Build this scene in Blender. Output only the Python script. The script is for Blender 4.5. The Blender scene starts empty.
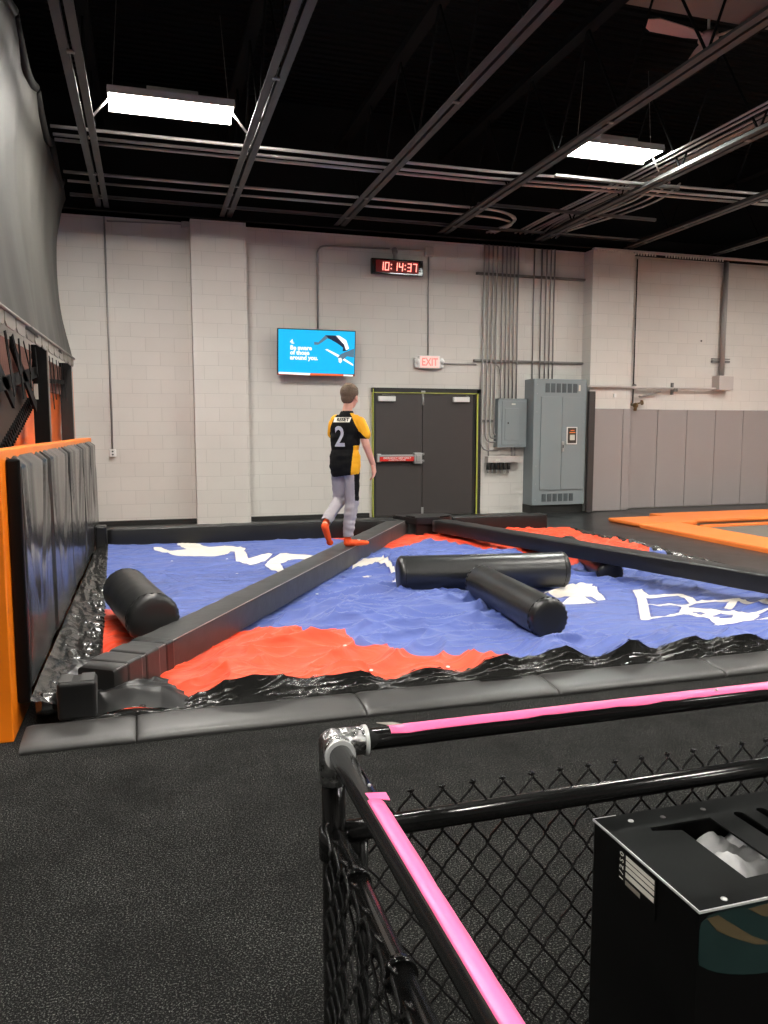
import bpy, bmesh, math, random
from mathutils import Vector, Matrix, noise
from mathutils.bvhtree import BVHTree
random.seed(7)
scene = bpy.context.scene
COL = scene.collection
PI = math.pi

# ------------------------------------------------------------------ helpers
def wloc(o):
    v = Vector((0, 0, 0))
    while o is not None:
        v += o.location; o = o.parent
    return v

def tag(o, label=None, cat=None, group=None, kind=None):
    if label: o['label'] = label
    if cat: o['category'] = cat
    if group: o['group'] = group
    if kind: o['kind'] = kind
    return o

def thing(name, label, cat, loc=(0, 0, 0), group=None):
    o = bpy.data.objects.new(name, None); COL.objects.link(o)
    o.location = loc; o.empty_display_size = .1
    return tag(o, label, cat, group)

def link(name, me, mats, parent=None):
    o = bpy.data.objects.new(name, me); COL.objects.link(o)
    if not isinstance(mats, (list, tuple)): mats = [mats]
    if len(me.materials) == 0:
        for m in mats: me.materials.append(m)
    if parent is not None:
        off = wloc(parent)
        me.transform(Matrix.Translation(-off))
        o.parent = parent
    return o

def center_origin(o, base=True):
    """put the origin of a top-level mesh at the middle of its base"""
    me = o.data
    xs = [v.co for v in me.vertices]
    c = Vector(((min(v.x for v in xs)+max(v.x for v in xs))/2, (min(v.y for v in xs)+max(v.y for v in xs))/2, min(v.z for v in xs)))
    me.transform(Matrix.Translation(-c)); o.location = c
    return o

class MB:
    def __init__(s): s.bm = bmesh.new()
    def box(s, a, b, bev=0, mat=0, seg=2):
        a, b = Vector(a), Vector(b)
        r = bmesh.ops.create_cube(s.bm, size=1)
        vs = r['verts']
        c = (a+b)/2; d = b-a
        for v in vs: v.co = Vector((c.x+v.co.x*abs(d.x), c.y+v.co.y*abs(d.y), c.z+v.co.z*abs(d.z)))
        es = list({e for v in vs for e in v.link_edges}); fs = list({f for v in vs for f in v.link_faces})
        for f in fs: f.material_index = mat
        if bev > 0:
            r2 = bmesh.ops.bevel(s.bm, geom=es+vs, offset=bev, segments=seg, affect='EDGES', profile=.5)
            for f in r2['faces']: f.material_index = mat
        return s
    def beam(s, p, q, w, h, bev=0, mat=0, up=(0, 0, 1), ztop=False):
        """box along p->q, width w across, height h (ztop: p,q give the top line)"""
        p, q = Vector(p), Vector(q); d = (q-p); L = d.length; d.normalize()
        up = Vector(up); r = d.cross(up).normalized(); u = r.cross(d)
        c = (p+q)/2 - (u*h/2 if ztop else Vector((0, 0, 0)))
        res = bmesh.ops.create_cube(s.bm, size=1); vs = res['verts']
        for v in vs: v.co = c + r*(v.co.x*w) + d*(v.co.y*L) + u*(v.co.z*h)
        es = list({e for v in vs for e in v.link_edges}); fs = list({f for v in vs for f in v.link_faces})
        for f in fs: f.material_index = mat
        if bev > 0:
            r2 = bmesh.ops.bevel(s.bm, geom=es+vs, offset=bev, segments=3, affect='EDGES', profile=.5)
            for f in r2['faces']: f.material_index = mat
        return s
    def tube(s, pts, r, n=10, cap=True, mat=0):
        pts = [Vector(p) for p in pts]
        rs = r if isinstance(r, (list, tuple)) else [r]*len(pts)
        rings = []; prev = None
        for i, p in enumerate(pts):
            if i == 0: t = pts[1]-pts[0]
            elif i == len(pts)-1: t = pts[-1]-pts[-2]
            else: t = (pts[i+1]-p).normalized()+(p-pts[i-1]).normalized()
            if t.length < 1e-9: t = Vector((0, 0, 1))
            t.normalize()
            if prev is None:
                a = Vector((0, 0, 1)) if abs(t.z) < .9 else Vector((1, 0, 0))
                x = t.cross(a).normalized()
            else:
                x = (prev - t*prev.dot(t)).normalized()
            prev = x; y = t.cross(x)
            rings.append([s.bm.verts.new(p+(x*math.cos(2*PI*k/n)+y*math.sin(2*PI*k/n))*rs[i]) for k in range(n)])
        for a, b in zip(rings, rings[1:]):
            for k in range(n):
                f = s.bm.faces.new((a[k], a[(k+1) % n], b[(k+1) % n], b[k])); f.smooth = True; f.material_index = mat
        if cap:
            f = s.bm.faces.new(rings[0][::-1]); f.material_index = mat
            f = s.bm.faces.new(rings[-1]); f.material_index = mat
        return s
    def ball(s, c, r, seg=12, scale=(1, 1, 1), rot=None, mat=0):
        M = Matrix.Translation(c) @ (rot.to_4x4() if rot else Matrix.Identity(4)) @ Matrix.Diagonal((scale[0]*r, scale[1]*r, scale[2]*r, 1))
        res = bmesh.ops.create_uvsphere(s.bm, u_segments=seg, v_segments=max(6, seg//2+2), radius=1, matrix=M)
        for v in res['verts']:
            for f in v.link_faces: f.smooth = True; f.material_index = mat
        return s
    def prism(s, poly, z0, z1, mat=0, M=None):
        """polygon in xy extruded z0..z1, optional matrix"""
        M = M or Matrix.Identity(4)
        a = [s.bm.verts.new(M @ Vector((x, y, z0))) for x, y in poly]
        b = [s.bm.verts.new(M @ Vector((x, y, z1))) for x, y in poly]
        n = len(poly)
        fs = [s.bm.faces.new(a[::-1]), s.bm.faces.new(b)]
        for k in range(n): fs.append(s.bm.faces.new((a[k], a[(k+1) % n], b[(k+1) % n], b[k])))
        for f in fs: f.material_index = mat
        return s
    def grid(s, nx, ny, fn, smooth=True, closed_u=False, mat=0):
        vs = [[s.bm.verts.new(fn(i/(nx-1) if not closed_u else i/nx, j/(ny-1))) for j in range(ny)] for i in range(nx)]
        for i in range(nx if closed_u else nx-1):
            for j in range(ny-1):
                f = s.bm.faces.new((vs[i][j], vs[(i+1) % nx][j], vs[(i+1) % nx][j+1], vs[i][j+1])); f.smooth = smooth; f.material_index = mat
        return vs
    def mesh(s, name='mesh'):
        bmesh.ops.recalc_face_normals(s.bm, faces=s.bm.faces)
        me = bpy.data.meshes.new(name); s.bm.to_mesh(me); s.bm.free(); return me
    def build(s, name, mats, parent=None, recalc=True):
        if recalc: bmesh.ops.recalc_face_normals(s.bm, faces=s.bm.faces)
        me = bpy.data.meshes.new(name); s.bm.to_mesh(me); s.bm.free()
        return link(name, me, mats, parent)

def fillet(pts, r, n=5):
    """polyline with rounded corners"""
    pts = [Vector(p) for p in pts]; out = [pts[0]]
    for a, b, c in zip(pts, pts[1:], pts[2:]):
        u = (a-b); v = (c-b); rr = min(r, u.length*.49, v.length*.49); u.normalize(); v.normalize()
        p, q = b+u*rr, b+v*rr
        for k in range(n+1):
            t = k/n; out.append(p*(1-t)**2+b*2*t*(1-t)+q*t*t)
    out.append(pts[-1]); return out

def text_mesh(s, size, ext=.001, space=1.0, align='CENTER', bold=0.0):
    c = bpy.data.curves.new('lettering', 'FONT'); c.body = s; c.size = size; c.extrude = ext
    c.align_x = align; c.align_y = 'CENTER'; c.space_character = space; c.offset = bold; c.resolution_u = 3
    o = bpy.data.objects.new('lettering', c); COL.objects.link(o)
    dg = bpy.context.evaluated_depsgraph_get(); dg.update()
    me = bpy.data.meshes.new_from_object(o.evaluated_get(dg))
    bpy.data.objects.remove(o); bpy.data.curves.remove(c)
    me.materials.clear()
    return me

def remesh(me, vox, smooth=2):
    o = bpy.data.objects.new('shape', me); COL.objects.link(o)
    m = o.modifiers.new('r', 'REMESH'); m.mode = 'VOXEL'; m.voxel_size = vox; m.use_smooth_shade = True
    if smooth:
        k = o.modifiers.new('s', 'SMOOTH'); k.iterations = smooth; k.factor = .5
    dg = bpy.context.evaluated_depsgraph_get(); dg.update()
    out = bpy.data.meshes.new_from_object(o.evaluated_get(dg))
    bpy.data.objects.remove(o)
    out.materials.clear()
    for p in out.polygons: p.use_smooth = True
    return out

# ------------------------------------------------------------------ materials
def srgb(r, g, b):
    f = lambda c: (c/255/12.92) if c/255 <= .04045 else ((c/255+.055)/1.055)**2.4
    return (f(r), f(g), f(b), 1)

def mat(name, col, rough=.5, metal=0, noise_amt=0, noise_scale=8, bump=0, bump_scale=30, spec=.5, coat=0, emit=None, estr=0, detail=4, sheen=0, aniso=None):
    m = bpy.data.materials.new(name); m.use_nodes = True
    nt = m.node_tree; b = nt.nodes['Principled BSDF']
    b.inputs['Base Color'].default_value = col
    b.inputs['Roughness'].default_value = rough; b.inputs['Metallic'].default_value = metal
    b.inputs['Specular IOR Level'].default_value = spec
    if coat: b.inputs['Coat Weight'].default_value = coat; b.inputs['Coat Roughness'].default_value = .15
    if sheen: b.inputs['Sheen Weight'].default_value = sheen
    tc = nt.nodes.new('ShaderNodeTexCoord')
    vec = tc.outputs['Object']
    if aniso:
        mp = nt.nodes.new('ShaderNodeMapping'); mp.inputs['Scale'].default_value = aniso
        nt.links.new(vec, mp.inputs[0]); vec = mp.outputs[0]
    if noise_amt:
        n = nt.nodes.new('ShaderNodeTexNoise'); n.inputs['Scale'].default_value = noise_scale; n.inputs['Detail'].default_value = detail
        nt.links.new(vec, n.inputs['Vector'])
        mx = nt.nodes.new('ShaderNodeMix'); mx.data_type = 'RGBA'
        lo = tuple(c*(1-noise_amt) for c in col[:3])+(1,); hi = tuple(min(1, c*(1+noise_amt)) for c in col[:3])+(1,)
        mx.inputs[6].default_value = lo; mx.inputs[7].default_value = hi
        nt.links.new(n.outputs['Fac'], mx.inputs[0]); nt.links.new(mx.outputs[2], b.inputs['Base Color'])
        mr = nt.nodes.new('ShaderNodeMapRange'); mr.inputs[3].default_value = max(0, rough-.08); mr.inputs[4].default_value = min(1, rough+.08)
        nt.links.new(n.outputs['Fac'], mr.inputs[0]); nt.links.new(mr.outputs[0], b.inputs['Roughness'])
    if bump:
        n2 = nt.nodes.new('ShaderNodeTexNoise'); n2.inputs['Scale'].default_value = bump_scale; n2.inputs['Detail'].default_value = 3
        nt.links.new(vec, n2.inputs['Vector'])
        bp = nt.nodes.new('ShaderNodeBump'); bp.inputs['Strength'].default_value = bump; bp.inputs['Distance'].default_value = .01
        nt.links.new(n2.outputs['Fac'], bp.inputs['Height']); nt.links.new(bp.outputs[0], b.inputs['Normal'])
    if emit:
        b.inputs['Emission Color'].default_value = emit; b.inputs['Emission Strength'].default_value = estr
    return m

def carpet_mat():
    m = bpy.data.materials.new('carpet'); m.use_nodes = True; nt = m.node_tree; b = nt.nodes['Principled BSDF']
    b.inputs['Roughness'].default_value = .95; b.inputs['Specular IOR Level'].default_value = .15
    tc = nt.nodes.new('ShaderNodeTexCoord')
    n = nt.nodes.new('ShaderNodeTexNoise'); n.inputs['Scale'].default_value = 170; n.inputs['Detail'].default_value = 4; n.inputs['Roughness'].default_value = .8
    nt.links.new(tc.outputs['Object'], n.inputs['Vector'])
    r = nt.nodes.new('ShaderNodeValToRGB'); e = r.color_ramp.elements
    e[0].position = .42; e[0].color = (.003, .003, .003, 1); e[1].position = .68; e[1].color = (.20, .20, .188, 1)
    k = r.color_ramp.elements.new(.54); k.color = (.0045, .0046, .0045, 1)
    nt.links.new(n.outputs['Fac'], r.inputs[0])
    n3 = nt.nodes.new('ShaderNodeTexNoise'); n3.inputs['Scale'].default_value = 2.6; n3.inputs['Detail'].default_value = 9; n3.inputs['Roughness'].default_value = .78
    nt.links.new(tc.outputs['Object'], n3.inputs['Vector'])
    mr = nt.nodes.new('ShaderNodeMapRange'); mr.inputs[1].default_value = .3; mr.inputs[2].default_value = .7; mr.inputs[3].default_value = .35; mr.inputs[4].default_value = 1.65
    nt.links.new(n3.outputs['Fac'], mr.inputs[0])
    mx = nt.nodes.new('ShaderNodeVectorMath'); mx.operation = 'SCALE'
    nt.links.new(r.outputs[0], mx.inputs[0]); nt.links.new(mr.outputs[0], mx.inputs['Scale'])
    nt.links.new(mx.outputs[0], b.inputs['Base Color'])
    bp = nt.nodes.new('ShaderNodeBump'); bp.inputs['Strength'].default_value = .9; bp.inputs['Distance'].default_value = .006
    nt.links.new(n.outputs['Fac'], bp.inputs['Height']); nt.links.new(bp.outputs[0], b.inputs['Normal'])
    return m

def block_mat():
    m = bpy.data.materials.new('painted_block'); m.use_nodes = True; nt = m.node_tree; b = nt.nodes['Principled BSDF']
    b.inputs['Roughness'].default_value = .6; b.inputs['Specular IOR Level'].default_value = .3
    g = nt.nodes.new('ShaderNodeNewGeometry'); sx = nt.nodes.new('ShaderNodeSeparateXYZ'); cx = nt.nodes.new('ShaderNodeCombineXYZ')
    nt.links.new(g.outputs['Position'], sx.inputs[0]); nt.links.new(sx.outputs['X'], cx.inputs['X']); nt.links.new(sx.outputs['Z'], cx.inputs['Y'])
    br = nt.nodes.new('ShaderNodeTexBrick'); br.inputs['Scale'].default_value = 1
    br.inputs['Brick Width'].default_value = .406; br.inputs['Row Height'].default_value = .203; br.inputs['Mortar Size'].default_value = .0045
    br.inputs['Mortar Smooth'].default_value = .4; br.inputs['Bias'].default_value = 0
    base = srgb(214, 209, 203)
    br.inputs['Color1'].default_value = base; br.inputs['Color2'].default_value = tuple(c*.965 for c in base[:3])+(1,)
    br.inputs['Mortar'].default_value = tuple(c*.83 for c in base[:3])+(1,)
    nt.links.new(cx.outputs[0], br.inputs['Vector']); 
    n = nt.nodes.new('ShaderNodeTexNoise'); n.inputs['Scale'].default_value = .8; n.inputs['Detail'].default_value = 6
    nt.links.new(g.outputs['Position'], n.inputs['Vector'])
    mr = nt.nodes.new('ShaderNodeMapRange'); mr.inputs[1].default_value = .3; mr.inputs[2].default_value = .75; mr.inputs[3].default_value = .92; mr.inputs[4].default_value = 1.02
    nt.links.new(n.outputs['Fac'], mr.inputs[0])
    vm = nt.nodes.new('ShaderNodeVectorMath'); vm.operation = 'SCALE'
    nt.links.new(br.outputs['Color'], vm.inputs[0]); nt.links.new(mr.outputs[0], vm.inputs['Scale']); nt.links.new(vm.outputs[0], b.inputs['Base Color'])
    bp = nt.nodes.new('ShaderNodeBump'); bp.inputs['Strength'].default_value = .5; bp.inputs['Distance'].default_value = .004; bp.invert = True
    nt.links.new(br.outputs['Fac'], bp.inputs['Height']); nt.links.new(bp.outputs[0], b.inputs['Normal'])
    return m

def deck_mat():
    """corrugated black steel deck"""
    m = mat('roof_deck', (.004, .004, .004, 1), .9, spec=.1)
    nt = m.node_tree; b = nt.nodes['Principled BSDF']
    g = nt.nodes.new('ShaderNodeNewGeometry')
    w = nt.nodes.new('ShaderNodeTexWave'); w.bands_direction = 'Y'; w.inputs['Scale'].default_value = 2.2; w.inputs['Distortion'].default_value = 0
    nt.links.new(g.outputs['Position'], w.inputs['Vector'])
    bp = nt.nodes.new('ShaderNodeBump'); bp.inputs['Strength'].default_value = 1; bp.inputs['Distance'].default_value = .06
    nt.links.new(w.outputs['Fac'], bp.inputs['Height']); nt.links.new(bp.outputs[0], b.inputs['Normal'])
    return m

M = {}
M['carpet'] = carpet_mat(); M['block'] = block_mat(); M['deck'] = deck_mat()
M['black_wall'] = mat('black_wall', (.02, .02, .02, 1), .7, noise_amt=.2)
M['side_wall'] = mat('side_wall', (.25, .24, .23, 1), .7, noise_amt=.1)
M['vinyl'] = mat('black_vinyl', (.006, .006, .0062, 1), .4, spec=.45, sheen=.05, noise_amt=.25, noise_scale=4, bump=.25, bump_scale=9)
M['beam_vinyl'] = mat('beam_vinyl', (.013, .0125, .012, 1), .45, spec=.45, sheen=.12, noise_amt=.25, noise_scale=5, bump=.35, bump_scale=7)
M['bolster'] = mat('bolster_vinyl', (.009, .0095, .0095, 1), .36, spec=.7, noise_amt=.3, noise_scale=5, bump=.3, bump_scale=7)
M['pad_vinyl'] = mat('edge_pad_vinyl', (.050, .049, .048, 1), .42, noise_amt=.15, noise_scale=3, bump=.2, bump_scale=6)
M['wallpad_dark'] = mat('folded_pad_vinyl', (.028, .028, .028, 1), .2, noise_amt=.2, noise_scale=3, bump=.15, bump_scale=4)
M['deck_vinyl'] = mat('deck_vinyl', (.015, .0155, .0155, 1), .32, noise_amt=.4, noise_scale=2.5, bump=.3, bump_scale=4)
M['skirt'] = mat('crinkled_vinyl', (.018, .018, .017, 1), .22, bump=.75, bump_scale=9, spec=.9, aniso=(2.4, .9, .7))
M['joist'] = mat('joist_paint', (.04, .0385, .037, 1), .5, noise_amt=.1)
M['joist_dark'] = mat('web_paint', (.004, .004, .004, 1), .8, spec=.1)
M['girder'] = mat('header_paint', (.006, .006, .006, 1), .8, spec=.15)
M['conduit'] = mat('galvanised_conduit', (.55, .52, .50, 1), .42, metal=.4)
M['conduit_wall'] = mat('wall_conduit', (.34, .325, .315, 1), .45, metal=.3)
M['conduit_paint'] = mat('painted_conduit', srgb(188, 180, 176), .5)
M['strut'] = mat('strut_steel', (.22, .21, .20, 1), .45, metal=.6)
M['elec'] = mat('electrical_grey', srgb(130, 138, 141), .45, noise_amt=.04, noise_scale=3)
M['elec_dark'] = mat('vent_grey', srgb(84, 92, 96), .6)
M['white_plastic'] = mat('white_plastic', (.75, .74, .72, 1), .4)
M['white_paint'] = mat('white_enamel', (.7, .69, .67, 1), .5)
M['metal'] = mat('bright_steel', (.42, .42, .42, 1), .5, metal=.8)
M['chrome'] = mat('scuffed_aluminium', (.3, .3, .3, 1), .28, metal=1, bump=.7, bump_scale=60, noise_amt=.7, noise_scale=60)
M['door'] = mat('door_brown', srgb(62, 57, 56), .45, noise_amt=.08)
M['frame_black'] = mat('frame_black', (.012, .012, .011, 1), .5)
M['frame_yellow'] = mat('yellow_green_tape', srgb(176, 180, 74), .5)
M['red'] = mat('red_bar', srgb(215, 45, 38), .4)
M['wallpad'] = mat('grey_wall_pad', srgb(150, 142, 141), .55, noise_amt=.05, noise_scale=2)
M['orange'] = mat('orange_paint', srgb(244, 126, 14), .4, noise_amt=.06, noise_scale=3)
M['orange_pad'] = mat('orange_vinyl', srgb(250, 132, 60), .5, noise_amt=.08, noise_scale=4, bump=.2)
M['orange_sheet'] = mat('orange_tarp', srgb(250, 110, 30), .45, noise_amt=.15, noise_scale=3, bump=.8, bump_scale=5)
M['mat_grey'] = mat('trampoline_bed', srgb(112, 106, 100), .7, noise_amt=.1)
M['sheet'] = mat('grey_sail', (.06, .058, .052, 1), .62, spec=.3, noise_amt=.35, noise_scale=1.2, bump=.6, bump_scale=2, aniso=(1, 2.2, .6))
M['sheet_hem'] = mat('light_hem', srgb(132, 127, 118), .5, noise_amt=.2, noise_scale=30)
M['tube_black'] = mat('black_tube', (.010, .010, .009, 1), .7, spec=.2)
M['post_black'] = mat('black_post', (.005, .005, .005, 1), .7, spec=.15)
M['mesh_brown'] = mat('brown_mesh', (.05, .03, .022, 1), .7, noise_amt=.4, noise_scale=40)
M['stripe'] = mat('striped_web', srgb(150, 110, 100), .7)
M['steel_black'] = mat('black_powder_steel', (.002, .002, .002, 1), .35, spec=.2)
M['plate'] = mat('black_plate', (.0055, .006, .006, 1), .45, noise_amt=.8, noise_scale=14, spec=.03)
M['raw_edge'] = mat('raw_edge', (.55, .56, .56, 1), .35, metal=.4)
M['rail'] = mat('gloss_black_pipe', (.006, .006, .006, 1), .16, spec=.4, coat=.08)
M['wire'] = mat('black_coated_wire', (.008, .008, .008, 1), .25)
M['pink'] = mat('pink_tape', srgb(252, 98, 152), .4)
M['cable'] = mat('hanger_wire', (.25, .24, .22, 1), .5, metal=.5)
M['led'] = mat('led_panel', (1, 1, 1, 1), .5, emit=(1, .955, .88, 1), estr=142)
M['led_cool'] = mat('led_panel_cool', (1, 1, 1, 1), .5, emit=(.97, 1, .93, 1), estr=142)
M['fixture'] = mat('fixture_white', (.7, .69, .66, 1), .5)
M['skin'] = mat('skin', srgb(224, 168, 148), .55)
M['hair'] = mat('brown_hair', srgb(98, 80, 64), .7, noise_amt=.35, noise_scale=70, bump=.6, bump_scale=90)
M['jersey_black'] = mat('jersey_black', (.005, .005, .0055, 1), .8, spec=.2, bump=.5, bump_scale=14)
M['jersey_yellow'] = mat('jersey_yellow', srgb(246, 176, 18), .7, bump=.6, bump_scale=14)
M['jersey_print'] = mat('jersey_print', srgb(205, 205, 215), .6)
M['jersey_patch'] = mat('jersey_patch', srgb(235, 232, 222), .6)
M['trousers'] = mat('grey_track_trousers', srgb(160, 154, 160), .75, noise_amt=.1, noise_scale=12, bump=.8, bump_scale=16)
M['sock'] = mat('orange_sock', srgb(252, 88, 34), .8)
M['clock_case'] = mat('clock_case', (.01, .01, .01, 1), .12)
M['clock_glass'] = mat('clock_glass', (.05, .004, .004, 1), .5, emit=(1, .02, .01, 1), estr=.05)  # red glow of the digits put into the glass colour and emission
M['led_red'] = mat('red_digits', (1, .3, .25, 1), .5, emit=(1, .30, .24, 1), estr=2.2)
M['screen'] = mat('screen_blue', (0, 0, 0, 1), .3, emit=srgb(22, 186, 244), estr=1.15)
M['screen_white'] = mat('screen_white', (0, 0, 0, 1), .3, emit=(1, 1, 1, 1), estr=1.2)
M['screen_orange'] = mat('screen_orange', (0, 0, 0, 1), .3, emit=srgb(246, 110, 60), estr=1.1)
M['screen_dark'] = mat('screen_dark', (0, 0, 0, 1), .3, emit=srgb(32, 40, 66), estr=1)
M['screen_grey'] = mat('screen_grey', (0, 0, 0, 1), .3, emit=srgb(96, 128, 150), estr=1)
M['tv_case'] = mat('tv_case', (.03, .03, .03, 1), .3)
M['tv_trim'] = mat('tv_lower_trim', srgb(170, 52, 30), .4)
M['exit_face'] = mat('exit_face', srgb(250, 205, 198), .4, emit=(1, .62, .56, 1), estr=.35)
M['exit_red'] = mat('exit_letters', srgb(240, 150, 142), .4, emit=(1, .2, .16, 1), estr=.35)
M['brass'] = mat('brass_valve', srgb(120, 100, 70), .35, metal=.8)
M['fan'] = mat('fan_pink_white', srgb(205, 170, 160), .5)
M['duct'] = mat('duct_grey', srgb(120, 108, 98), .6, noise_amt=.15)
M['plaque'] = mat('notice_dark', srgb(60, 52, 46), .4)
M['label_white'] = mat('label_white', srgb(205, 202, 192), .5)
M['teal'] = mat('decal_teal', srgb(20, 38, 37), .4, noise_amt=.3, noise_scale=20)
M['tan'] = mat('decal_tan', srgb(72, 62, 42), .5)
M['cloth_white'] = mat('cloth_white', srgb(150, 150, 150), .8, noise_amt=.3, noise_scale=9, bump=1, bump_scale=14)

# ------------------------------------------------------------------ room shell
DK = .10      # trampoline deck level
def struct(name, mb, m, parent=None):
    o = mb.build(name, m, parent)
    if parent is None: o['kind'] = 'structure'
    return o
b = MB(); b.box((-9, -9, -.2), (18, 12.2, 0)); struct('floor', b, M['carpet'])
b = MB(); b.box((-9, 12, -.2), (18, 12.3, 4.52)); struct('wall_back', b, M['block'])
b = MB(); b.box((-9, 12.02, 4.52), (18, 12.3, 6.35)); struct('trim_1', b, M['girder'])
b = MB(); b.box((-9.2, -9, 0), (-9, 12.3, 6.35)); struct('wall_left', b, M['side_wall'])
b = MB(); b.box((18, -9, 0), (18.2, 12.3, 6.35)); struct('wall_right', b, M['side_wall'])
b = MB(); b.box((-9.2, -9.2, 0), (18.2, -9, 6.35)); struct('wall_front', b, M['side_wall'])
b = MB(); b.box((-9.2, -9.2, 6.35), (18.2, 12.3, 6.5)); struct('ceiling', b, M['deck'])
b = MB(); b.box((.665, 11.75, DK), (1.455, 12, 4.5)); struct('trim_2', b, M['block'])
b = MB(); b.box((7.2, 11.72, DK), (8.0, 12, 4.5)); struct('trim_3', b, M['block'])
b = MB(); b.box((-9, 11.93, .0), (3.37, 12, .17)); struct('baseboard_back', b, M['frame_black'])

# double door
dr = thing('door_1', None, None, (4.35, 12, DK)); dr['kind'] = 'structure'
b = MB()
b.box((3.44, 11.93, DK), (3.47, 12.0, 2.16)); b.box((5.21, 11.93, DK), (5.30, 12.0, 2.16)); b.box((3.42, 11.93, 2.10), (5.30, 12.0, 2.17))
b.build('door_frame', M['frame_black'], dr)
b = MB()
b.box((3.430, 11.92, DK), (3.440, 12.0, 2.15)); b.box((5.215, 11.918, DK), (5.24, 11.93, 2.10)); b.box((3.445, 11.918, 2.088), (5.24, 11.93, 2.100))
b.build('edge_tape', M['frame_yellow'], dr)
for i, (xa, xb) in enumerate(((3.475, 4.262), (4.272, 5.205))):
    xb2 = xb if i == 0 else 5.15
    b = MB(); b.box((xa, 11.94, DK+.01), (xb2, 11.99, 2.085), .003)
    leaf = b.build('door_leaf', M['door'], dr)
    cx = 3.655 if i == 0 else 4.93
    b = MB(); b.box((cx-.14, 11.88, 1.955), (cx+.14, 11.94, 2.035), .006)
    clo = b.build('door_closer', M['white_plastic'], leaf)
    b = MB(); b.beam((cx-.08*(1 if i == 0 else -1), 11.90, 2.06), (cx+.14, 11.93, 2.05), .02, .01)
    b.build('closer_arm', M['strut'], leaf)
b = MB(); b.box((5.155, 11.945, DK), (5.20, 11.99, 2.085)); b.build('jamb_stop', M['wallpad_dark'], dr)
b = MB(); b.box((4.255, 11.925, 1.90), (4.29, 11.94, 2.09), .004); b.tube([(4.272, 11.92, 1.90), (4.272, 11.92, 2.03)], .014)
b.box((4.24, 11.92, 2.09), (4.31, 11.93, 2.13), .003)
b.box((4.25, 11.925, .13), (4.29, 11.94, .24), .004)
b.build('flush_bolt', M['metal'], dr)
# panic bar
pb = MB(); pb.box((3.52, 11.85, 1.0), (4.10, 11.90, 1.10), .008)
pbo = pb.build('panic_bar', M['red'], dr)
b = MB(); b.box((3.52, 11.845, 1.075), (4.10, 11.90, 1.105), .006); b.box((3.48, 11.86, .985), (3.55, 11.94, 1.12), .01)
b.box((4.10, 11.84, .955), (4.235, 11.94, 1.135), .012); b.box((4.13, 11.825, .99), (4.20, 11.85, 1.10), .008)
b.tube([(4.25, 11.92, 1.11), (4.29, 11.92, 1.11)], .02); b.tube([(4.25, 11.92, 1.0), (4.29, 11.92, 1.0)], .02)
b.build('bar_housing', M['metal'], pbo)
def put_text(s, size, loc, m, parent, name='lettering', ext=.001, space=1.0, bold=0, R=None, sx=1):
    me = text_mesh(s, size, ext, space, bold=bold)
    R = R or Matrix.Rotation(PI/2, 4, 'X')
    me.transform(Matrix.Translation(loc) @ R @ Matrix.Diagonal((sx, 1, 1, 1)))
    return link(name, me, m, parent)
put_text('EMERGENCY EXIT ONLY', .042, (3.81, 11.848, 1.052), M['white_paint'], pbo, bold=.0008)
put_text('ALARM WILL SOUND', .030, (3.81, 11.848, 1.02), M['white_paint'], pbo, bold=.0006)

# black header girder over the pale wall (steel channel)
b = MB(); b.box((-9, 11.72, 4.5), (18, 11.98, 4.72), .01); b.box((-9, 11.66, 4.50), (18, 11.98, 4.52)); struct('trim_4', b, M['girder'])

# ------------------------------------------------------------------ deck, pads round the pit
BX0, BX1, BY0, BY1 = -.42, 5.24, 4.08, 9.12
b = MB(); b.prism([(-3.5, 9.35), (6.73, 9.35), (6.73, 9.56), (17.5, 9.56), (17.5, 11.925), (-3.5, 11.925)], 0, DK); o = center_origin(b.build('trampoline_deck', M['deck_vinyl'])); tag(o, 'black vinyl walkway deck running along the foot of the block wall', 'deck')
b = MB(); b.box((5.78, 3.80, 0), (6.72, 9.35, DK)); o = center_origin(b.build('trampoline_deck', M['deck_vinyl'])); tag(o, 'black scuffed vinyl deck strip between the airbag and the orange pads', 'deck')
for (x, y, w, a) in ((6.15, 8.3, .45, .2), (6.3, 6.95, .30, .1), (6.3, 6.85, .3, .25)):
    pass
def edge_pad(x0, x1, label, i):
    y0, y1 = 3.80, 4.06
    b = MB()
    def f(u, v):
        x = x0+(x1-x0)*u
        return Vector((x, y0+(y1-y0)*v, 0))
    nx, ny = 24, 10
    prof = [(y0-.006, .0), (y0-.01, .008), (y0-.006, .022), (y0+.012, .034), (y0+.05, .042), (y0+.15, .049), (y1-.04, .051), (y1-.01, .048), (y1, .035), (y1, .0)]
    def g(u, v):
        k = v*(len(prof)-1); j = min(int(k), len(prof)-2); t = k-j
        y = prof[j][0]*(1-t)+prof[j+1][0]*t; z = prof[j][1]*(1-t)+prof[j+1][1]*t
        e = min(u, 1-u)*(x1-x0)
        drop = .007*max(0, 1-e/.025) if z > .02 else 0
        return Vector((x0+.002+(x1-x0-.004)*u, y, z-drop+.004*noise.noise(Vector((x0+u*(x1-x0)*2.0, y*4, i)))*(.6 if z > .03 else 0)))
    xs = [0, .01, .025, .06]+[k/16 for k in range(2, 15)]+[.94, .975, .99, 1]
    vs = [[b.bm.verts.new(g(u, j/(len(prof)-1))) for j in range(len(prof))] for u in xs]
    for a in range(len(xs)-1):
        for c in range(len(prof)-1):
            q = b.bm.faces.new((vs[a][c], vs[a+1][c], vs[a+1][c+1], vs[a][c+1])); q.smooth = True
    b.bm.faces.new(vs[0]); b.bm.faces.new(vs[-1][::-1])
    o = center_origin(b.build('edge_pad', M['pad_vinyl'])); tag(o, label, 'pad', 'grey vinyl edge pads along the carpet')
    return o
joints = [-.62, -.10, 1.055, 2.19, 3.33, 4.55, 5.78]
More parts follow.
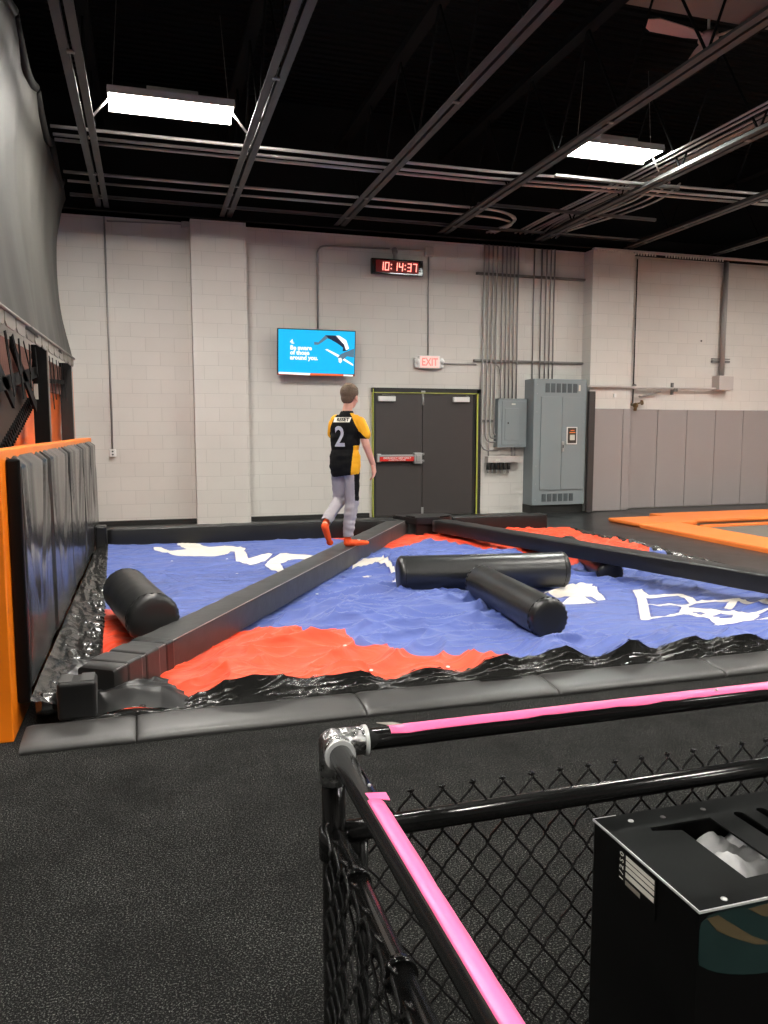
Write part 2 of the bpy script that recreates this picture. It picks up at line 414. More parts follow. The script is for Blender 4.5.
plabels = ['short grey vinyl edge pad at the foot of the orange board, under the corner block',
           'grey vinyl edge pad beside the corner block, second from the orange board',
           'grey vinyl edge pad in front of the rippled orange cloth, third from the orange board',
           'grey vinyl edge pad with a dark tag, fourth from the orange board',
           'grey vinyl edge pad fifth from the orange board, in front of the white outline logo',
           'grey vinyl edge pad farthest from the orange board']
pads = [edge_pad(joints[i], joints[i+1], plabels[i], i) for i in range(6)]
b = MB(); b.box((1.80, 4.0, .049), (2.06, 4.035, .053)); t = b.build('tag', M['steel_black'], pads[3])

# orange trampoline pads + bed right side
def oblong(name, x0, x1, y0, y1, z0, z1, m, label, cat, bev=.02, group=None):
    b = MB(); b.box((x0, y0, z0), (x1, y1, z1), bev); return tag(center_origin(b.build(name, m)), label, cat, group)
T = DK+.055
oblong('trampoline_pad', 6.74, 7.44, 3.6, 9.55, 0, T, M['orange_pad'], 'long orange trampoline pad running toward the camera beside the black deck', 'pad', .018)
oblong('trampoline_pad', 6.74, 7.75, 9.56, 10.35, DK+.002, T+.004, M['orange_pad'], 'orange corner pad where the two trampoline pads meet, nearest the wall cabinet', 'pad', .018)
oblong('trampoline_pad', 7.76, 15, 9.75, 10.75, DK+.002, T, M['orange_pad'], 'orange trampoline pad running along in front of the grey wall pads', 'pad', .018)
oblong('trampoline_pad', 7.76, 15, 9.45, 9.53, .0, DK+.01, M['orange_pad'], 'thin orange padded lip on the far edge of the trampoline bed', 'pad', .012)
oblong('trampoline_bed', 7.46, 15, 3.6, 9.44, .0, .075, M['mat_grey'], 'brown-grey woven trampoline bed framed by orange pads', 'trampoline', .0)

# ------------------------------------------------------------------ airbag
CH = 1.5; CF = 775.; CP = math.atan(82/CF); CYW = math.radians(16.85)
def on_plane(px, py, Z):     # where the print lies on the cloth, measured from the photograph
    cp, sp, cy, sy = math.cos(CP), math.sin(CP), math.cos(CYW), math.sin(CYW)
    R = (cy, -sy, 0); F = (sy*cp, cy*cp, -sp); U = (sy*sp, cy*sp, cp)
    a = (px-384)/CF; bq = -(py-512)/CF
    d = [R[i]*a+U[i]*bq+F[i] for i in range(3)]; t = (Z-CH)/d[2]
    return (d[0]*t, d[1]*t)
def zo(pts, ox, oy, sc, Z=.16): return [on_plane(ox+x/sc, oy+y/sc, Z) for x, y in pts]
def sstep(a, b_, x):
    t = max(0, min(1, (x-a)/(b_-a))); return t*t*(3-2*t)

front_orange = [on_plane(x, y, .16) for x, y in [(80, 604), (150, 606), (192, 611), (253, 622), (281, 620), (304, 632), (344, 632), (355, 643), (387, 640), (394, 647), (429, 645), (469, 648), (494, 651), (513, 659), (530, 690), (520, 740), (60, 760)]]
back_orange = [on_plane(x, y, .19) for x, y in [(306, 526), (314, 535), (345, 541), (395, 548), (410, 545), (425, 541), (440, 541), (475, 547), (520, 553), (560, 556), (610, 554), (645, 558), (655, 540), (560, 505), (306, 508)]]
w = []
w.append((zo([(228, 76), (262, 76), (300, 90), (372, 80), (328, 62), (345, 50), (400, 54), (470, 72), (560, 70), (622, 78), (612, 94), (560, 90), (532, 104), (430, 106), (400, 108), (310, 104), (270, 96), (232, 90)], 100, 530, 4.267, .2), 1))
w.append((zo([(575, 88), (620, 92), (632, 114), (680, 103), (720, 95), (738, 98), (705, 117), (640, 134), (580, 124)], 100, 530, 4.267, .2), 1))
w.append((zo([(100, 108), (290, 116), (270, 129), (150, 126), (97, 142), (110, 156), (205, 160), (195, 170), (90, 172), (45, 163), (22, 148), (50, 125)], 260, 530, 4.8, .2), 1))
w.append((zo([(450, 156), (510, 143), (590, 143), (630, 163), (658, 190), (645, 192), (600, 163), (530, 160), (440, 172)], 260, 530, 4.8, .18), 1))
w.append((zo([(400, 198), (450, 203), (500, 192), (535, 192), (522, 210), (480, 217), (420, 214)], 260, 530, 4.8, .18), 1))
w.append((zo([(630, 230), (655, 212), (662, 235), (645, 245)], 260, 530, 4.8, .18), 1))
w.append((zo([(18, 118), (100, 112), (160, 95), (182, 95), (155, 119), (60, 137), (8, 127)], 540, 550, 3.368), 1))
w.append((zo([(110, 126), (185, 100), (222, 138), (195, 141), (172, 128), (150, 130), (190, 152), (70, 153)], 540, 550, 3.368), 1))
w.append((zo([(480, 163), (560, 168), (640, 178), (700, 184), (745, 196), (705, 214), (600, 219), (560, 200), (490, 186)], 540, 550, 3.368), 1))
def seglist(pts, wd): return (zo(pts, 540, 550, 3.368), wd)
strokes = [seglist([(328, 110), (345, 140), (352, 175), (358, 205)], .038), seglist([(328, 110), (365, 132), (430, 124), (470, 121), (500, 134), (520, 150), (560, 148), (620, 148), (660, 144), (700, 158), (768, 165), (820, 165)], .034),
           seglist([(345, 155), (400, 158), (440, 150), (485, 162)], .024), seglist([(355, 200), (430, 195), (480, 180), (492, 160), (520, 150)], .024),
           seglist([(600, 220), (700, 215), (768, 206), (820, 204)], .024), seglist([(636, 168), (662, 143)], .03), seglist([(690, 198), (768, 184), (820, 180)], .02)]
holes = [zo([(580, 196), (610, 188), (655, 192), (650, 203), (610, 206)], 540, 550, 3.368), zo([(505, 176), (560, 182), (545, 190)], 540, 550, 3.368)]
def sd_poly(x, y, P):
    d = 1e9; ins = False; n = len(P)
    for i in range(n):
        x1, y1 = P[i]; x2, y2 = P[(i+1) % n]
        ex, ey = x2-x1, y2-y1; L = ex*ex+ey*ey
        t = max(0, min(1, ((x-x1)*ex+(y-y1)*ey)/L)) if L else 0
        dx, dy = x-x1-ex*t, y-y1-ey*t; q = dx*dx+dy*dy
        if q < d: d = q
        if (y1 > y) != (y2 > y) and x < (x2-x1)*(y-y1)/(y2-y1)+x1: ins = not ins
    d = math.sqrt(d); return d if ins else -d
def sd_stroke(x, y, P, wd):
    d = 1e9
    for (x1, y1), (x2, y2) in zip(P, P[1:]):
        ex, ey = x2-x1, y2-y1; L = ex*ex+ey*ey
        t = max(0, min(1, ((x-x1)*ex+(y-y1)*ey)/L)) if L else 0
        q = math.hypot(x-x1-ex*t, y-y1-ey*t); d = min(d, q)
    return wd-d
def bb(P, m=.12): return (min(p[0] for p in P)-m, max(p[0] for p in P)+m, min(p[1] for p in P)-m, max(p[1] for p in P)+m)
wb = [(bb(P), P) for P, _ in w]; sb = [(bb(P), P, wd) for P, wd in strokes]; hb = [(bb(P), P) for P in holes]
def inb(x, y, B): return B[0] < x < B[1] and B[2] < y < B[3]
fob, bob = bb(front_orange, .2), bb(back_orange, .2)
def white_sd(x, y):
    d = -.1
    for B, P in wb:
        if inb(x, y, B): d = max(d, sd_poly(x, y, P))
    for B, P, wd in sb:
        if inb(x, y, B): d = max(d, sd_stroke(x, y, P, wd))
    for B, P in hb:
        if inb(x, y, B): d = min(d, -sd_poly(x, y, P))
    return d
def orange_sd(x, y):
    d = -.2
    if inb(x, y, fob): d = max(d, sd_poly(x, y, front_orange))
    if inb(x, y, bob): d = max(d, sd_poly(x, y, back_orange))
    return d

def ridge(x, y, s, seed):
    n = noise.noise(Vector((x*s, y*s, seed))); return 1-abs(n)*2
def beamside(x, y):      # signed distance right of the long beam
    ax, ay, dx, dy = -.27, 4.27, .548, .836
    return (x-ax)*dy-(y-ay)*dx
def wave(x):             # scalloped front edge
    if x < .9:
        return .5+.5*math.cos(-8.33+(x-.9)*2*PI/.60)
    return .5+.5*math.cos((x-1.49)*2*PI/.445)
def corner_q(x, y): return ((x+.33)*.73+(y-4.83)*.30)/.789
def bag_h(x, y, sink=True):
    base = .085+.105*sstep(6.0, 8.8, y)+.02*sstep(.5, -.4, x)
    amt = .35+.65*sstep(-.1, .5, beamside(x, y)); amt *= 1-.45*sstep(7.2, 8.8, y); amt *= 1-.5*sstep(2.9, 3.4, x)*sstep(6.5, 5.5, y)*0-.85*math.exp(-(((x-3.8)/1.1)**4+((y-5.2)/.75)**4))
    wx = x+.25*noise.noise(Vector((x*1.1, y*1.1, 3.1))); wy = y+.25*noise.noise(Vector((x*1.1, y*1.1, 9.1)))
    n1 = noise.noise(Vector((wx*1.1, wy*1.5, 1.7)))*.07
    n2 = (ridge(wx*1.0, wy*1.9, 1.0, 5.3)**3)*.062
    n3 = (max(0, ridge(wx*.8+wy*.5, wy*2.2-wx*.6, 1.9, 8.8))**3)*.050
    n4 = (max(0, ridge(wx*.9-wy*.4, wy*2.6, 3.3, 2.8))**4)*.030
    h = base+(n1+n2+n3+n4)*amt
    # big gathered bulge of orange cloth right of the beam
    g = math.exp(-(((x-1.35)/.75)**2+((y-4.95)/.45)**2)); h += g*.06
    g = math.exp(-(((x-2.1)/.9)**2+((y-5.3)/.35)**2)); h += g*.03
    # front rim ripples
    fr = math.exp(-max(0, y-BY0)/.28)
    h = h*(1-fr*.55)+fr*.55*(.11)+fr*(.070*wave(x))
    # sides drop a little to the skirt
    # rest dents for bolsters / under beams
    h -= .05*math.exp(-(((x-4.3)/.35)**2+((y-6.8)/.6)**2))
    cl = .205 if abs(beamside(x, y)-.0) < .35 else .26
    h = min(h, cl)
    if sink: h -= .10*sstep(.24, .04, corner_q(x, y))
    return max(.03, h)

def bag_x0(y): return -.47+.036*(9.2-y)
def bag_edge_y(x): return BY0+.02-.045*wave(x)+.02*noise.noise(Vector((x*2, 0, 4)))
airbag = thing('airbag', 'large slack airbag of blue and orange cloth with white lettering and black crinkled skirt', 'airbag', (2.6, 6.6, 0))
NX, NY = 470, 400
me_b = MB(); bm = me_b.bm
l_o = bm.verts.layers.float.new('orange_sd'); l_w = bm.verts.layers.float.new('white_sd')
rows = []
for i in range(NX):
    u = i/(NX-1); r = []
    for j in range(NY):
        v = j/(NY-1); v = v**1.25
        xa = bag_x0(BY0+(BY1-BY0)*v); x = xa+(BX1-xa)*u; y0 = bag_edge_y(x)
        y = y0+(BY1-y0)*v
        vt = bm.verts.new((x, y, bag_h(x, y)))
        vt[l_o] = orange_sd(x, y); vt[l_w] = white_sd(x, y)
        r.append(vt)
    rows.append(r)
for i in range(NX-1):
    for j in range(NY-1):
        f = bm.faces.new((rows[i][j], rows[i+1][j], rows[i+1][j+1], rows[i][j+1])); f.smooth = True
def cloth_mat():
    m = bpy.data.materials.new('printed_cloth'); m.use_nodes = True; nt = m.node_tree; p = nt.nodes['Principled BSDF']
    p.inputs['Roughness'].default_value = .55; p.inputs['Specular IOR Level'].default_value = .4; p.inputs['Sheen Weight'].default_value = .15
    def mask(attr, thr):
        a = nt.nodes.new('ShaderNodeAttribute'); a.attribute_name = attr
        r = nt.nodes.new('ShaderNodeMapRange'); r.inputs[1].default_value = -thr; r.inputs[2].default_value = thr
        nt.links.new(a.outputs['Fac'], r.inputs[0]); return r.outputs[0]
    mo = mask('orange_sd', .004); mw = mask('white_sd', .003); mw2 = None
    a = nt.nodes.new('ShaderNodeAttribute'); a.attribute_name = 'white_sd'
    r = nt.nodes.new('ShaderNodeMapRange'); r.inputs[1].default_value = -.022; r.inputs[2].default_value = -.016
    nt.links.new(a.outputs['Fac'], r.inputs[0]); mw2 = r.outputs[0]
    def mix(f, c1, c2):
        x = nt.nodes.new('ShaderNodeMix'); x.data_type = 'RGBA'
        nt.links.new(f, x.inputs[0])
        for s, c in ((6, c1), (7, c2)):
            if isinstance(c, tuple): x.inputs[s].default_value = c
            else: nt.links.new(c, x.inputs[s])
        return x.outputs[2]
    c = mix(mw2, srgb(78, 96, 164), srgb(58, 70, 140))
    c = mix(mw, c, srgb(222, 216, 205))
    c = mix(mo, c, srgb(238, 68, 24))
    nt.links.new(c, p.inputs['Base Color'])
    tc = nt.nodes.new('ShaderNodeTexCoord')
    mp = nt.nodes.new('ShaderNodeMapping'); mp.inputs['Scale'].default_value = (.8, 1.5, 1); mp.inputs['Rotation'].default_value = (0, 0, .5); nt.links.new(tc.outputs['Object'], mp.inputs[0])
    n = nt.nodes.new('ShaderNodeTexNoise'); n.inputs['Scale'].default_value = 2.4; n.inputs['Detail'].default_value = 3; n.inputs['Distortion'].default_value = 1.6
    nt.links.new(mp.outputs[0], n.inputs['Vector'])
    bp = nt.nodes.new('ShaderNodeBump'); bp.inputs['Strength'].default_value = .5; bp.inputs['Distance'].default_value = .07
    nt.links.new(n.outputs['Fac'], bp.inputs['Height']); nt.links.new(bp.outputs[0], p.inputs['Normal'])
    return m
me_b.build('bag_cloth', cloth_mat(), airbag)
# small white snap studs on the cloth
for (px, py) in ((345, 642), (237, 571), (371, 662), (227, 560), (172, 562), (139, 595), (273, 578), (317, 590), (443, 579), (448, 658)):
    x, y = on_plane(px, py, .17); z = bag_h(x, y)
    b = MB(); b.ball((x, y, z+.002), .013, 10, (1, 1, .4)); b.build('snap_stud', M['white_plastic'], airbag)
# skirt: crinkled vinyl round the cloth
def skirt_strip(name, n, k, path_in, path_out, seed, label=None):
    b = MB()
    def f(u, v):
        a = Vector(path_in(u)); c = Vector(path_out(u))
        p = a.lerp(c, v)
        L = u*n*.012*.55
        band = math.exp(-((v-.16)/.13)**2)
        h = band*(.0035*math.sin(L*70+4*noise.noise(Vector((L*5, v*4, seed))))+.012)
        q = noise.noise(Vector((L*3.2+v*1.2, v*3.4, seed)))
        h += (1-band)*(.020*q+.014*max(0, ridge(L*2.2+v*2.0, v*3.0, 1.3, seed))**2)*sstep(0, .15, v)
        h += (.009*max(0, ridge(L*3+v*.8, v*1.2, 2.6, seed+1))**3)*sstep(0, .1, v)
        return p+Vector((0, 0, h*sstep(0, .08, v)*(1-sstep(.9, 1, v)*.7)))
    b.grid(n, k, f)
    return b.build(name, M['skirt'], airbag)
skirt_strip('front_skirt', 1100, 40, lambda u: (BX0+(BX1-BX0)*u, bag_edge_y(BX0+(BX1-BX0)*u)+.012, bag_h(BX0+(BX1-BX0)*u, bag_edge_y(BX0+(BX1-BX0)*u))-.004),
            lambda u: (BX0+(BX1-BX0)*u, 4.055-.07*0, .035), 11.)
skirt_strip('side_skirt', 760, 24, lambda u: (bag_x0(BY1-(BY1-BY0)*u)+.012, BY1-(BY1-BY0)*u, bag_h(bag_x0(BY1-(BY1-BY0)*u), BY1-(BY1-BY0)*u)-.004),
            lambda u: (-.60, BY1-(BY1-4.06)*u, .17), 17.)
skirt_strip('side_skirt', 760, 22, lambda u: (BX1-.012, BY0+(BY1-BY0)*u, bag_h(BX1, BY0+(BY1-BY0)*u)-.004),
            lambda u: (5.80, BY0-.14+(BY1-BY0+.14)*u, .085), 23.)
skirt_strip('back_skirt', 600, 14, lambda u: (BX1-(BX1-BX0)*u, BY1-.012, bag_h(BX1-(BX1-BX0)*u, BY1)-.004),
            lambda u: (BX1-(BX1-BX0)*u, 9.34, .085), 29.)
# loose bunched vinyl over the cloth corner under the low beam end
b = MB()
def lump(u, v):
    x = -.47+.66*u; y = 4.062+.86*v
    q = corner_q(x, y)          # distance past the diagonal hem
    h = bag_h(x, y, False)-.004+.030*noise.noise(Vector((x*7, y*5, 2)))+.018*max(0, ridge(x+y*.4, y, 5, 3))**3
    h -= .30*max(0, q-.13)
    h *= sstep(-.08, .10, v)
    return Vector((x, y, max(.03, h)))
b.grid(130, 150, lump); b.build('corner_fold', M['vinyl'], airbag)

# ------------------------------------------------------------------ padded beams
def padded_beam(name, A, B, wd, h, label, parts=True, m=None, wrap_at=None, n=70, seam=True):
    A, B = Vector(A), Vector(B)
    root = thing(name, label, 'balance beam', ((A.x+B.x)/2, (A.y+B.y)/2, min(A.z, B.z)-h))
    d = (B-A); L = d.length; d.normalize(); r = d.cross(Vector((0, 0, 1))).normalized(); up = r.cross(d)
    prof = []
    rr = .018
    for cx, cz, a0 in ((wd/2-rr, -rr, 0), (-wd/2+rr, -rr, 90), (-wd/2+rr, -h+rr, 180), (wd/2-rr, -h+rr, 270)):
        for k in range(4):
            a = math.radians(a0+k*30); prof.append((cx+rr*math.cos(a), cz+rr*math.sin(a)))
    # insert extra points on the top
    b = MB(); N = len(prof)
    rings = []
    for i in range(n+1):
        t = i/n; p = A+d*(L*t); sc = 1-.06*(1 if i in (0, n) else 0)
        ring = []
        for (a, c) in prof:
            w_ = .004*noise.noise(Vector((t*L*5, a*9, c*9)))+.003*noise.noise(Vector((t*L*16, a*5, c*5)))
            ring.append(b.bm.verts.new(p+r*(a*sc*(1+w_*3))+up*(-h/2+(c+h/2)*sc+w_)))
        rings.append(ring)
    for a, c in zip(rings, rings[1:]):
        for k in range(N):
            f = b.bm.faces.new((a[k], a[(k+1) % N], c[(k+1) % N], c[k])); f.smooth = True
    b.bm.faces.new(rings[0]); b.bm.faces.new(rings[-1])
    b.build('beam_cover', m or M['beam_vinyl'], root)
    if seam:
        b = MB(); b.tube([A+r*(wd/2-.004)+up*(-.004)+d*.02, (A+B)/2+r*(wd/2-.003)+up*(-.002), B+r*(wd/2-.004)+up*(-.004)-d*.02], .0035, 6)
        b.build('edge_piping', M['wallpad'], root)
    return root, d, r, up, L
BA, BB = Vector((-.30, 4.215, .262)), Vector((3.03, 9.30, .385))
left_beam, d, r, up, L = padded_beam('balance_beam', BA, BB, .235, .185, 'long black padded balance beam the boy walks on, rising from the corner block', m=M['beam_vinyl'])
for s in (.18, .35, .52):        # tape wraps near the low end
    p = BA+d*s; b = MB(); b.beam(p-d*(.08 if s < .5 else .05), p+d*(.07 if s < .5 else .05), .245, .195, .02, ztop=False)
    for v in b.bm.verts: v.co -= up*.09
    b.build('wrap', M['vinyl'] if s > .5 else M['beam_vinyl'], left_beam)
padded_beam('balance_beam', (3.42, 8.93, .40), (5.0, 4.12, .352), .23, .150, 'long black padded balance beam crossing above the white outline logo beyond the bolsters', m=M['vinyl'], seam=False)
padded_beam('border_beam', (-.47, 9.22, .395), (2.93, 9.22, .40), .2, .29, 'black padded border beam between the corner by the folded pads and the boy', m=M['vinyl'], seam=False)
padded_beam('border_beam', (3.68, 9.22, .40), (5.02, 9.22, .395), .2, .29, 'short black padded border beam on the cabinet side of the joint block', m=M['vinyl'], seam=False)
# hub where the beams meet
hub = thing('joint_block', 'black padded joint block where the four beams meet before the double door', 'pad', (3.3, 9.2, .1))
b = MB(); poly = [(2.93, 9.30), (3.03, 9.10), (3.13, 8.95), (3.42, 8.92), (3.60, 9.02), (3.72, 9.22), (3.65, 9.38), (3.3, 9.42), (3.0, 9.40)]
b.prism(poly, .34, .425)
bmesh.ops.bevel(b.bm, geom=[e for e in b.bm.edges], offset=.012, segments=2, affect='EDGES')
b.build('cap', M['vinyl'], hub)
b = MB(); b.box((3.14, 8.99, .10), (3.44, 9.3, .35), .02); b.build('pedestal', M['vinyl'], hub)
for (a, c) in (((3.12, 9.0), (3.06, 9.14)), ((3.44, 8.93), (3.6, 9.03))):
    b = MB(); b.beam((a[0], a[1], .43), (c[0], c[1], .43), .03, .012, .004); b.build('strap', M['tube_black'], hub)
# corner block at the near-left end
cb = thing('corner_block', 'black vinyl corner block with a taped top beside the orange board', 'pad', (-.38, 4.13, .05))
b = MB(); b.box((-.475, 4.04, .053), (-.290, 4.19, .247), .018, seg=3); b.build('block_cover', M['vinyl'], cb)
for xa, xb, y in ((-.465, -.405, 0), (-.365, -.30, 0)):
    b = MB(); b.box((xa, 4.055, .246), (xb, 4.19, .250), .002); b.build('tape_patch', M['pad_vinyl'], cb)
b = MB(); b.tube([(-.585, 4.15, .11), (-.53, 4.155, .115), (-.47, 4.15, .12)], [.055, .06, .05], 14); b.build('side_roll', M['skirt'], cb)

# ------------------------------------------------------------------ bolsters
def bolster(A, B, rad, label, warp=.012, handles=True):
    A, B = Vector(A), Vector(B); root = thing('bolster', label, 'bolster', ((A.x+B.x)/2, (A.y+B.y)/2, min(A.z, B.z)-rad), 'black vinyl bolsters lying on the airbag')
    d = (B-A); L = d.length; d.normalize(); x = d.cross(Vector((0, 0, 1))).normalized(); y = x.cross(d)
    b = MB(); n = 40; m = 44
    prof = []   # (t along, radius factor) with rounded ends
    for k in range(7):
        a = k/6*PI/2; prof.append((.045*(1-math.cos(a)), .80+.2*math.sin(a)))
    prof = [(0, .0), (-.006, .45), (-.003, .72)]+prof
    mid = [(t, 1.0) for t in [.07+(L-.14)*i/24 for i in range(25)]]
    full = prof+mid+[(L-t, f) for t, f in prof[::-1]]
    rings = []
    for (t, f) in full:
        ring = []
        for k in range(m):
            a = 2*PI*k/m
            ee = min(t, L-t)
            pucker = .006*math.cos(a*22)*math.exp(-((ee-.03)/.025)**2)
            rr = rad*f*(1+warp*1.6*noise.noise(Vector((t*2.5, math.cos(a)*1.2, math.sin(a)*1.2+A.x)))) + pucker*(1 if f > .5 else 0)
            ring.append(b.bm.verts.new(A+d*t+(x*math.cos(a)+y*math.sin(a))*rr))
        rings.append(ring)
    for p, q in zip(rings, rings[1:]):
        for k in range(m):
            fc = b.bm.faces.new((p[k], p[(k+1) % m], q[(k+1) % m], q[k])); fc.smooth = True
    bmesh.ops.remove_doubles(b.bm, verts=b.bm.verts, dist=1e-5)
    b.build('bolster_cover', M['bolster'], root)
    for t in (.05, L-.05):
        b = MB(); b.tube([A+d*t+(x*math.cos(2*PI*k/32)+y*math.sin(2*PI*k/32))*(rad*.995) for k in range(33)], .005, 6)
        b.build('end_seam', M['vinyl'], root)
    return root, A, d, x, y, L, rad
r1 = bolster((-.20, 6.10, .30), (.0, 5.03, .30), .166, 'fat black bolster between the long beam and the folded pads on the orange board')
def handle(R, ta, tb, ang, out=.05):
    root, A, d, x, y, L, rad = R; b = MB(); pts = []
    for k in range(9):
        u = k/8; a = ang; rr = rad-.004+out*math.sin(PI*u)
        pts.append(A+d*(ta+(tb-ta)*u)+(x*math.cos(a)+y*math.sin(a))*rr)
    b.tube(pts, .011, 8); b.build('handle', M['steel_black'], root)
handle(r1, .42, .75, math.radians(200), .035)
r2 = bolster((1.99, 6.17, .285), (3.47, 5.96, .285), .152, 'black bolster with small white print on top, lying across behind the other one')
r3 = bolster((2.548, 5.72, .272), (2.482, 4.44, .268), .138, 'black bolster pointing toward the camera in the middle of the blue cloth')
handle(r3, .30, .40, math.radians(150), .012); handle(r3, .62, .72, math.radians(150), .012)
bolster((4.70, 8.05, .14), (4.24, 6.42, .12), .125, 'black bolster half hidden under the far beam above the logo')
put_text('BEWARE FALLING OVER', .022, (2.72, 6.03, .4375), M['label_white'], r2[0], R=Matrix.Rotation(math.radians(-8), 4, 'Z'), bold=.0006)

# ------------------------------------------------------------------ orange board with folded pads
board = thing('padded_board', 'tall orange board whose inner side is lined with creased black pads', 'padded board', (-.7, 6.9, 0))
b = MB()
b.box((-.76, 3.97, 0), (-.665, 10.1, 1.405), .006)
b.build('orange_board', M['orange'], board)
def soft_pad(y0, y1, z0, z1, i):
    b = MB(); ny, nz = 30, 26
    x0 = -.664; th = .06
    def f(u, v):
        y = y0+(y1-y0)*u; z = z0+(z1-z0)*v
        e = min(u, 1-u)*(y1-y0); ez = min(v, 1-v)*(z1-z0)
        q = min(1, e/.03)**.5*min(1, ez/.03)**.5
        crease = 0; W_ = y1-y0
        for (ct, cb, top, am) in ((.10, .42, 1.0, .020), (.80, .46, 1.0, .022), (.97, .70, .8, .014), (.30, .36, .95, .010)):
            cc = cb+(ct-cb)*sstep(.15, 1.0, v); dd = (u-cc)*W_
            crease += am*math.exp(-(dd/.05)**2)*sstep(.12, .75, v)
        n_ = .010*noise.noise(Vector((y*3, z*.9, i*3.3)))
        return Vector((x0+th*q-crease+n_*q, y, z))
    g = b.grid(ny, nz, f)
    back = [[b.bm.verts.new((x0, y0+(y1-y0)*i_/(ny-1), z0+(z1-z0)*j_/(nz-1))) for j_ in (0, nz-1)] for i_ in (0, ny-1)]
    b.build('folded_pad', M['wallpad_dark'], board)
yy = [4.14, 5.35, 6.65, 7.95, 9.0, 9.95]
for i in range(5): soft_pad(yy[i]+.004, yy[i+1]-.004, .15, 1.368, i)
b = MB(); b.box((-.664, 4.11, .14), (-.60, 4.145, 1.362), .012); b.build('pad_end', M['steel_black'], board)
# black end cap column beside board far end
oblong('foam_post', -.60, -.48, 9.14, 9.32, .08, .43, M['vinyl'], 'small black foam post where the folded pads meet the border beam', 'pad', .02)

# ------------------------------------------------------------------ netted structure on the left
sail = thing('sail_screen', 'big grey-black fabric screen hung high above the orange board, roped along its upper edge', 'screen', (-.95, 7, 2.3))
SX = -.95
def top_z(y):
    k = (y-2.2)/1.28; f = k-math.floor(k)
    return 4.92-.065*(y-7)-.16*math.sin(PI*f)
def bot_z(y): return 2.29+.022*(y-6)
def far_y(z):
    t = (z-2.35)/2.2; return 11.42-.78*math.sin(PI*max(0, min(1, t)))
b = MB()
def sf(u, v):
    y = 1.5+(11.4-1.5)*u
    z0, z1 = bot_z(y), top_z(y); z = z0+(z1-z0)*v
    yl = far_y(z); y = 1.5+(yl-1.5)*u
    return Vector((SX-.10*math.sin(PI*v)+.05*noise.noise(Vector((y*.9, z*.5, 2))) + .02*noise.noise(Vector((y*3, z*.7, 7))), y, z))
b.grid(160, 40, sf)
so = b.build('screen_cloth', M['sheet'], sail)
so.modifiers.new('thickness', 'SOLIDIFY').thickness = .006
k0 = 2.2
while k0 < 10.6:
    pts = []
    for q in range(9):
        y = k0+.03+1.22*q/8
        pts.append((SX+.0, min(y, 10.9), top_z(y)+.01))
    if k0 > 3: 
        b = MB(); b.tube(pts, .045, 10); b.build('edge_roll', M['tube_black'], sail)
    k0 += 1.28
y = 3.0
while y < 11.2:
    y2 = min(11.3, y+.5); b = MB()
    poly = [(y+.02, bot_z(y)+.05), (y2-.02, bot_z(y2)+.05), (y2-.02, bot_z(y2)-.04), (y2-.08, bot_z(y2)-.07), (y+.1, bot_z(y)-.06), (y+.02, bot_z(y)-.03)]
    b.prism(poly, 0, .012, M=Matrix(((0, 0, 1, SX+.012), (1, 0, 0, 0), (0, 1, 0, 0), (0, 0, 0, 1))))
    b.build('hem_flap', M['sheet_hem'], sail); y += .5
b = MB(); b.tube([(SX+.03, 3.0, bot_z(3)+.045), (SX+.03, 11.35, bot_z(11.35)+.045)], .014, 8); b.build('hem_rope', M['sheet_hem'], sail)
def post(name, x, y, z1, w_, label, m='post_black'):
    b = MB(); b.box((x-w_/2, y-w_/2, 0), (x+w_/2, y+w_/2, z1), .006); o = center_origin(b.build(name, M[m])); tag(o, label, 'post'); return o
post('steel_post', -1.0, 8.42, 2.33, .14, 'black square steel post with a small pale sticker behind the orange board')
b = MB(); b.box((-1.06, 8.344, 1.80), (-1.02, 8.349, 1.95)); b.build('sticker', M['label_white'], bpy.data.objects['steel_post'])
post('steel_post', -1.02, 11.2, 2.38, .15, 'dark steel post at the outer end of the netted frame beside the block wall', 'wallpad_dark')
# thin pale upright strip on near post
b = MB(); b.box((-.929, 8.36, 1.2), (-.921, 8.41, 2.32)); b.build('corner_strip', M['sheet_hem'], bpy.data.objects['steel_post'])
# orange tarp behind
b = MB()
b.grid(50, 40, lambda u, v: Vector((-1.24+.10*u+.04*noise.noise(Vector((u*9, v*4, 1))), 6.4+5.1*u, .15+2.05*v)))
o = b.build('orange_tarp', M['orange_sheet']); o.modifiers.new('thickness', 'SOLIDIFY').thickness = .01; center_origin(o)
tag(o, 'creased orange tarpaulin hanging behind the two black posts', 'tarpaulin')
b = MB(); b.box((-1.03, 11.55, .1), (-.97, 11.62, 2.3)); o = center_origin(b.build('orange_strip', M['orange_pad'])); tag(o, 'narrow orange edging strip at the outer end of the netted frame', 'edging strip')
